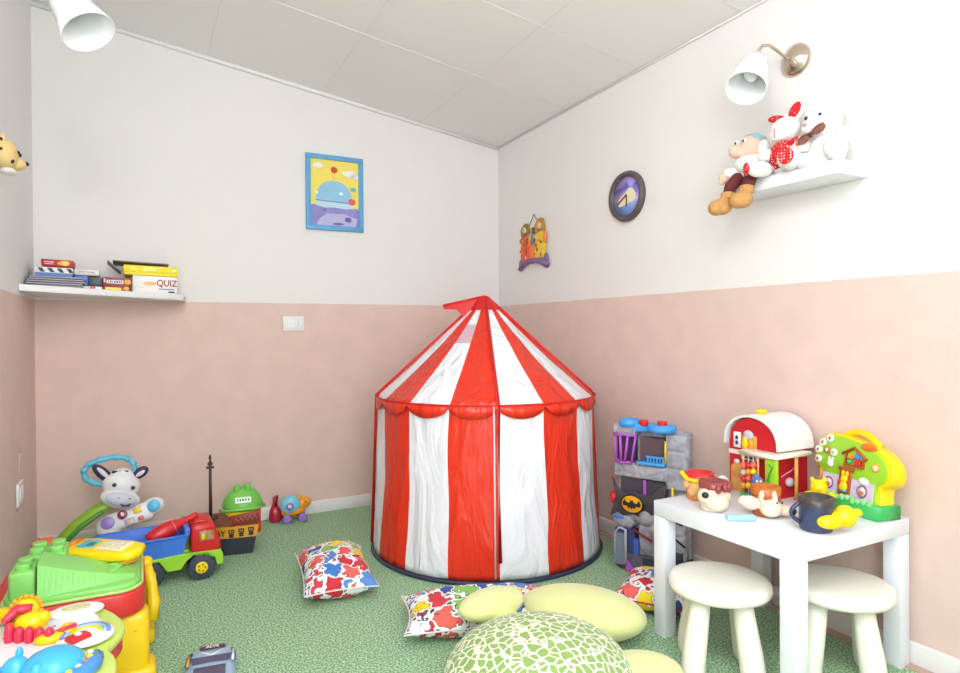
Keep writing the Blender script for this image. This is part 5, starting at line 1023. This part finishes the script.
# ------------------------------------------------------------------ activity table in the foreground
def activity():
    root = thing('activity_table', 'white and lime baby activity table with moulded animals at the bottom left', 'play table', (-2.30, -1.97, 0))
    W = 0.0
    key = [(-0.20, 0.22), (-0.12, 0.265), (-0.02, 0.272), (0.075, 0.272), (0.125, 0.235), (0.165, 0.165), (0.187, 0.080), (0.168, 0.020), (0.150, -0.025), (0.168, -0.070), (0.172, -0.13), (0.160, -0.20), (0.12, -0.26), (0.04, -0.29), (-0.06, -0.28), (-0.15, -0.25), (-0.20, -0.18), (-0.205, 0.0), (-0.205, 0.12)]
    def sm(p, it=2):
        for _ in range(it):
            q = []
            for i in range(len(p)): a, c = p[i], p[(i + 1) % len(p)]; q += [(a[0] * .75 + c[0] * .25, a[1] * .75 + c[1] * .25), (a[0] * .25 + c[0] * .75, a[1] * .25 + c[1] * .75)]
            p = q
        return p
    K = sm(key); sc_ = lambda s: [(x * s, y * s) for x, y in K]
    b = B(); b.prism(sc_(0.97), 0.030, P('under_red', (214, 60, 60), 0.4), T(0, 0, 0.272), bev=0.004); b.obj('underside', root, 'red underside rim')
    b = B(); b.prism(K, 0.022, P('edge_lime', (206, 228, 110), 0.35), T(0, 0, 0.303), bev=0.007); b.obj('edge', root, 'pale lime edge')
    inner = sm([(-0.19, 0.20), (-0.10, 0.235), (-0.02, 0.25), (0.03, 0.20), (0.075, 0.215), (0.125, 0.165), (0.130, 0.09), (0.085, 0.03), (0.075, -0.05), (0.085, -0.13), (0.07, -0.20), (0.0, -0.25), (-0.15, -0.23), (-0.195, -0.1), (-0.195, 0.1)])
    b = B(); b.prism(inner, 0.010, P('panel_white', (245, 245, 248), 0.3), T(0, 0, 0.3252), bev=0.003); pn = b.obj('panel', root, 'white play panel')
    for x, y in ((-0.13, 0.20), (0.10, 0.16), (-0.13, -0.19), (0.10, -0.19)): b = B(); b.cyl((x, y, 0), (x, y, 0.272), 0.030, P('leg_grey_blue', (170, 190, 214), 0.4), r2=0.026, bev=0.003); b.obj('leg', root)
    z = 0.336
    def part(name, lab, f):
        b = B(); f(b); return b.obj(name, pn, lab)
    part('book_dial', 'oval picture dial', lambda b: (b.ell((0.075, 0.200, z + 0.002), (0.060, 0.040, 0.012), P('panel_white')), b.ell((0.075, 0.195, z + 0.011), (0.032, 0.020, 0.005), P('dial_picture', (226, 214, 150), 0.5, var=0.3, bscale=70))))
    ov = part('rainbow_dial', 'oval dial with rainbow arc', lambda b: b.ell((0.105, 0.040, z), (0.058, 0.062, 0.010), P('panel_white')))
    def arc(b):
        for m_, r_2 in ((P('arc_blue', (130, 140, 210), 0.4), 0.046), (P('arc_sky', (150, 210, 235), 0.4), 0.038), (yellow, 0.029)):
            b.tube([(0.105 + r_2 * math.cos(a), 0.035 + r_2 * math.sin(a), z + 0.009) for a in [R(-10) + R(200) * i / 14 for i in range(15)]], 0.0045, m_, n=6)
        b.box((0.092, 0.012, z + 0.010), (0.045, 0.034, 0.012), red, rot=(0, 0, 0.5), bev=0.004); b.ell((0.092, 0.014, z + 0.017), (0.007, 0.007, 0.003), white)
    part('rainbow_arc', 'rainbow arc and red block', arc)
    part('caterpillar', 'red arched caterpillar', lambda b: [b.ell((-0.045 + i * 0.020, 0.092 - i * 0.012, z + 0.012), (0.011, 0.013, 0.022 if i else 0.03), P('cerise_plastic', (222, 50, 80), 0.3)) for i in range(5)] + [b.tube([(-0.05, 0.115, z), (-0.055, 0.125, z + 0.035), (-0.035, 0.13, z + 0.055), (-0.008, 0.125, z + 0.052)], 0.012, P('cerise_plastic'), n=10), b.tube([(0.03, 0.050, z + 0.010), (0.055, 0.052, z + 0.018), (0.085, 0.060, z + 0.022)], 0.005, P('cerise_plastic'), n=8)])
    part('yellow_duck', 'yellow duck', lambda b: (b.ell((-0.005, 0.105, z + 0.028), (0.034, 0.024, 0.024), yellow), b.ell((0.018, 0.10, z + 0.036), (0.014, 0.014, 0.016), yellow)))
    part('yellow_lever', 'yellow lever', lambda b: (b.ell((0.035, 0.045, z + 0.008), (0.030, 0.020, 0.012), yellow), b.ell((0.068, 0.072, z + 0.010), (0.018, 0.022, 0.014), yellow)))
    def sun(b):
        c = (-0.022, 0.150)
        b.cyl((c[0], c[1] + 0.01, z), (c[0], c[1], z + 0.05), 0.008, yellow); b.ell((c[0], c[1], z + 0.042), (0.027, 0.022, 0.027), yellow)
        for i in range(11): a = R(-20) + R(220) * i / 10; b.ell((c[0] + 0.030 * math.cos(a), c[1] + 0.006, z + 0.044 + 0.029 * math.sin(a)), 0.0055, P('sun_orange', (240, 170, 30), 0.4))
    part('sun', 'yellow sun with orange rays', sun)
    part('yellow_rail', 'yellow side rail', lambda b: b.tube([(-0.20, 0.10, z + 0.02), (-0.15, 0.15, z + 0.03), (-0.09, 0.185, z + 0.03), (-0.05, 0.20, z + 0.015)], 0.018, yellow, n=12))
    part('hippo', 'glossy blue hippo', lambda b: (b.ell((0.060, -0.120, z + 0.016), (0.056, 0.052, 0.036), hippo, n=28), b.ell((-0.005, -0.105, z + 0.016), (0.026, 0.022, 0.028), hippo), b.ell((-0.048, -0.095, z + 0.010), (0.026, 0.018, 0.018), hippo), b.ell((0.0, -0.095, z + 0.046), (0.007, 0.007, 0.012), hippo), b.ell((0.035, -0.155, z + 0.02), (0.014, 0.014, 0.024), hippo), b.ell((-0.02, -0.13, z), (0.03, 0.02, 0.018), hippo)))
    def keys(b):
        b.tube([(0.130, -0.085, z), (0.128, -0.125, z + 0.004), (0.105, -0.165, z + 0.004), (0.07, -0.20, z)], 0.017, P('key_arc_blue', (80, 150, 220), 0.35), n=10)
        for i, (x, y) in enumerate(((0.122, -0.095), (0.122, -0.115), (0.115, -0.133), (0.104, -0.152), (0.09, -0.17))): b.ell((x, y, z + 0.018), (0.007, 0.006, 0.005), (white, yellow, P('bead_coral'))[i % 3])
    part('key_arc', 'blue arc of small keys', keys)
    part('flower', 'small yellow flower', lambda b: (b.ell((-0.115, 0.02, z + 0.004), (0.012, 0.010, 0.006), yellow), b.ell((-0.10, 0.04, z + 0.004), (0.008, 0.008, 0.005), yellow)))
    part('spots', 'tiny grey holes', lambda b: [b.ell((x, y, z), (0.004, 0.004, 0.0015), grey) for x, y in ((0.035, 0.13), (0.06, 0.125), (0.0, 0.16), (0.02, 0.175))])
activity()

# ------------------------------------------------------------------ toy car in front
def toycar():
    root = thing('toy_car', 'pale blue grey toy car with a dark windscreen on the turf', 'toy car', (-1.905, -1.600, 0), rz=R(-8)); root.scale = (0.82, 0.82, 0.82)
    cb = P('car_ice_blue', (158, 188, 216), 0.3); 
    # nose points to +y (away from camera)
    b = B(); t = bmesh.new()
    prof = [(0.155, 0.024, 0.060), (0.148, 0.046, 0.072), (0.12, 0.056, 0.082), (0.07, 0.061, 0.085), (0.0, 0.066, 0.084), (-0.08, 0.070, 0.082), (-0.15, 0.070, 0.080), (-0.19, 0.060, 0.074), (-0.205, 0.03, 0.066)]
    prev = None
    for y, z, w in prof:
        row = [t.verts.new((x * w, y, 0.016 + (z - 0.016) * f)) for x, f in ((-1.0, 0), (-1.06, 0.45), (-0.97, 0.85), (-0.7, 1.0), (0, 1.04), (0.7, 1.0), (0.97, 0.85), (1.06, 0.45), (1.0, 0))]
        if prev:
            for i in range(8): t.faces.new((prev[i], prev[i + 1], row[i + 1], row[i]))
            t.faces.new((prev[0], row[0], row[8], prev[8]))
        else: t.faces.new(row)
        prev = row
    t.faces.new(prev[::-1]); bmesh.ops.recalc_face_normals(t, faces=t.faces); b.add(t, cb); o = b.obj('body', root); s = o.modifiers.new('s', 'SUBSURF'); s.levels = 2; s.render_levels = 2
    b = B(); b.prism([(-0.044, 0.0), (0.044, 0.0), (0.046, 0.016), (0.038, 0.026), (-0.038, 0.026), (-0.046, 0.016)], 0.004, P('badge_maroon', (96, 44, 60), 0.4), T(0, 0.108, 0.0595) @ Euler((-0.06, 0, 0)).to_matrix().to_4x4()); bg = b.obj('badge', root, 'dark maroon name badge')
    text('lettering', 'ALVE', 0.020, T(0, 0.120, 0.0640) @ Euler((-0.06, 0, 0)).to_matrix().to_4x4(), white, bg, extrude=0.001)
    b = B(); b.tube([(-0.048, 0.100, 0.061), (0.0, 0.052, 0.064), (0.048, 0.100, 0.061)], 0.003, white, n=6); b.obj('bonnet_line', root, 'white V shaped bonnet line')
    b = B(); b.prism([(-0.060, -0.048), (0.060, -0.048), (0.070, 0.002), (-0.070, 0.002)], 0.004, P('windscreen_dark', (74, 76, 110), 0.2), T(0, 0.035, 0.0645) @ Euler((-0.05, 0, 0)).to_matrix().to_4x4()); b.obj('windscreen', root, 'dark windscreen')
    b = B(); b.box((0, -0.10, 0.0715), (0.105, 0.10, 0.006), P('windscreen_dark'), bev=0.002); b.obj('roof_panel', root)
    for s_ in (-1, 1):
        b = B(); b.tube([(s_ * 0.070, 0.085, 0.060), (s_ * 0.078, 0.050, 0.066), (s_ * 0.079, -0.02, 0.070)], 0.006, P('light_slate', (64, 76, 110), 0.3), n=8); b.tube([(s_ * 0.0745, 0.05, 0.072), (s_ * 0.075, -0.03, 0.075)], 0.005, P('lamp_ochre', (214, 160, 60), 0.3) if s_ < 0 else white, n=8); b.obj('side_stripe', root)
        for y in (0.085, -0.12): b = B(); b.cyl((s_ * 0.062, y, 0.024), (s_ * 0.083, y, 0.024), 0.024, tire, bev=0.004); b.obj('wheel', root)
toycar()

# ------------------------------------------------------------------ light
w = bpy.data.worlds.new('World'); scene.world = w; w.use_nodes = True
w.node_tree.nodes['Background'].inputs[0].default_value = (0.84, 0.94, 1.08, 1); w.node_tree.nodes['Background'].inputs[1].default_value = 3.0
def area(name, loc, target, size, power, col=(1, 1, 1)):
    l = bpy.data.lights.new(name, 'AREA'); l.shape = 'DISK'; l.size = size; l.energy = power; l.color = col
    o = bpy.data.objects.new(name, l); COL.objects.link(o); o.location = loc; o.rotation_euler = (Vector(target) - Vector(loc)).to_track_quat('-Z', 'Y').to_euler()
l = bpy.data.lights.new('ceiling_lamp', 'POINT'); l.energy = 21; l.shadow_soft_size = 0.14; l.color = (0.95, 0.97, 1.0)
o = bpy.data.objects.new('ceiling_lamp', l); COL.objects.link(o); o.location = (-2.15, -3.5, 2.25)
area('rear_fill', (-1.9, -4.2, 1.7), (-1.4, -0.8, 0.8), 1.4, 13, (0.93, 0.97, 1.0))  # soft fill added behind the camera, no lamp stands there

# ------------------------------------------------------------------ camera
cam = bpy.data.cameras.new('camera'); co = bpy.data.objects.new('camera', cam); COL.objects.link(co); scene.camera = co
cam.sensor_width = 36.0; cam.lens = 636.318 * 36.0 / 960.0; cam.clip_start = 0.02
yaw, pitch, roll = -0.48832, -0.00805, -0.00722
fw = Vector((-math.sin(yaw) * math.cos(pitch), math.cos(yaw) * math.cos(pitch), math.sin(pitch)))
rt = Vector((math.cos(yaw), math.sin(yaw), 0)); up = rt.cross(fw)
r2 = rt * math.cos(roll) + up * math.sin(roll); u2 = -rt * math.sin(roll) + up * math.cos(roll)
mw = Matrix((r2, u2, -fw)).transposed().to_4x4(); mw.translation = (-2.0751, -3.63426, 1.0244); co.matrix_world = mw

scene.view_settings.view_transform = 'Standard'; scene.view_settings.look = 'None'; scene.view_settings.gamma = 1.0; scene.view_settings.exposure = 0.63
scene.view_settings.use_curve_mapping = False
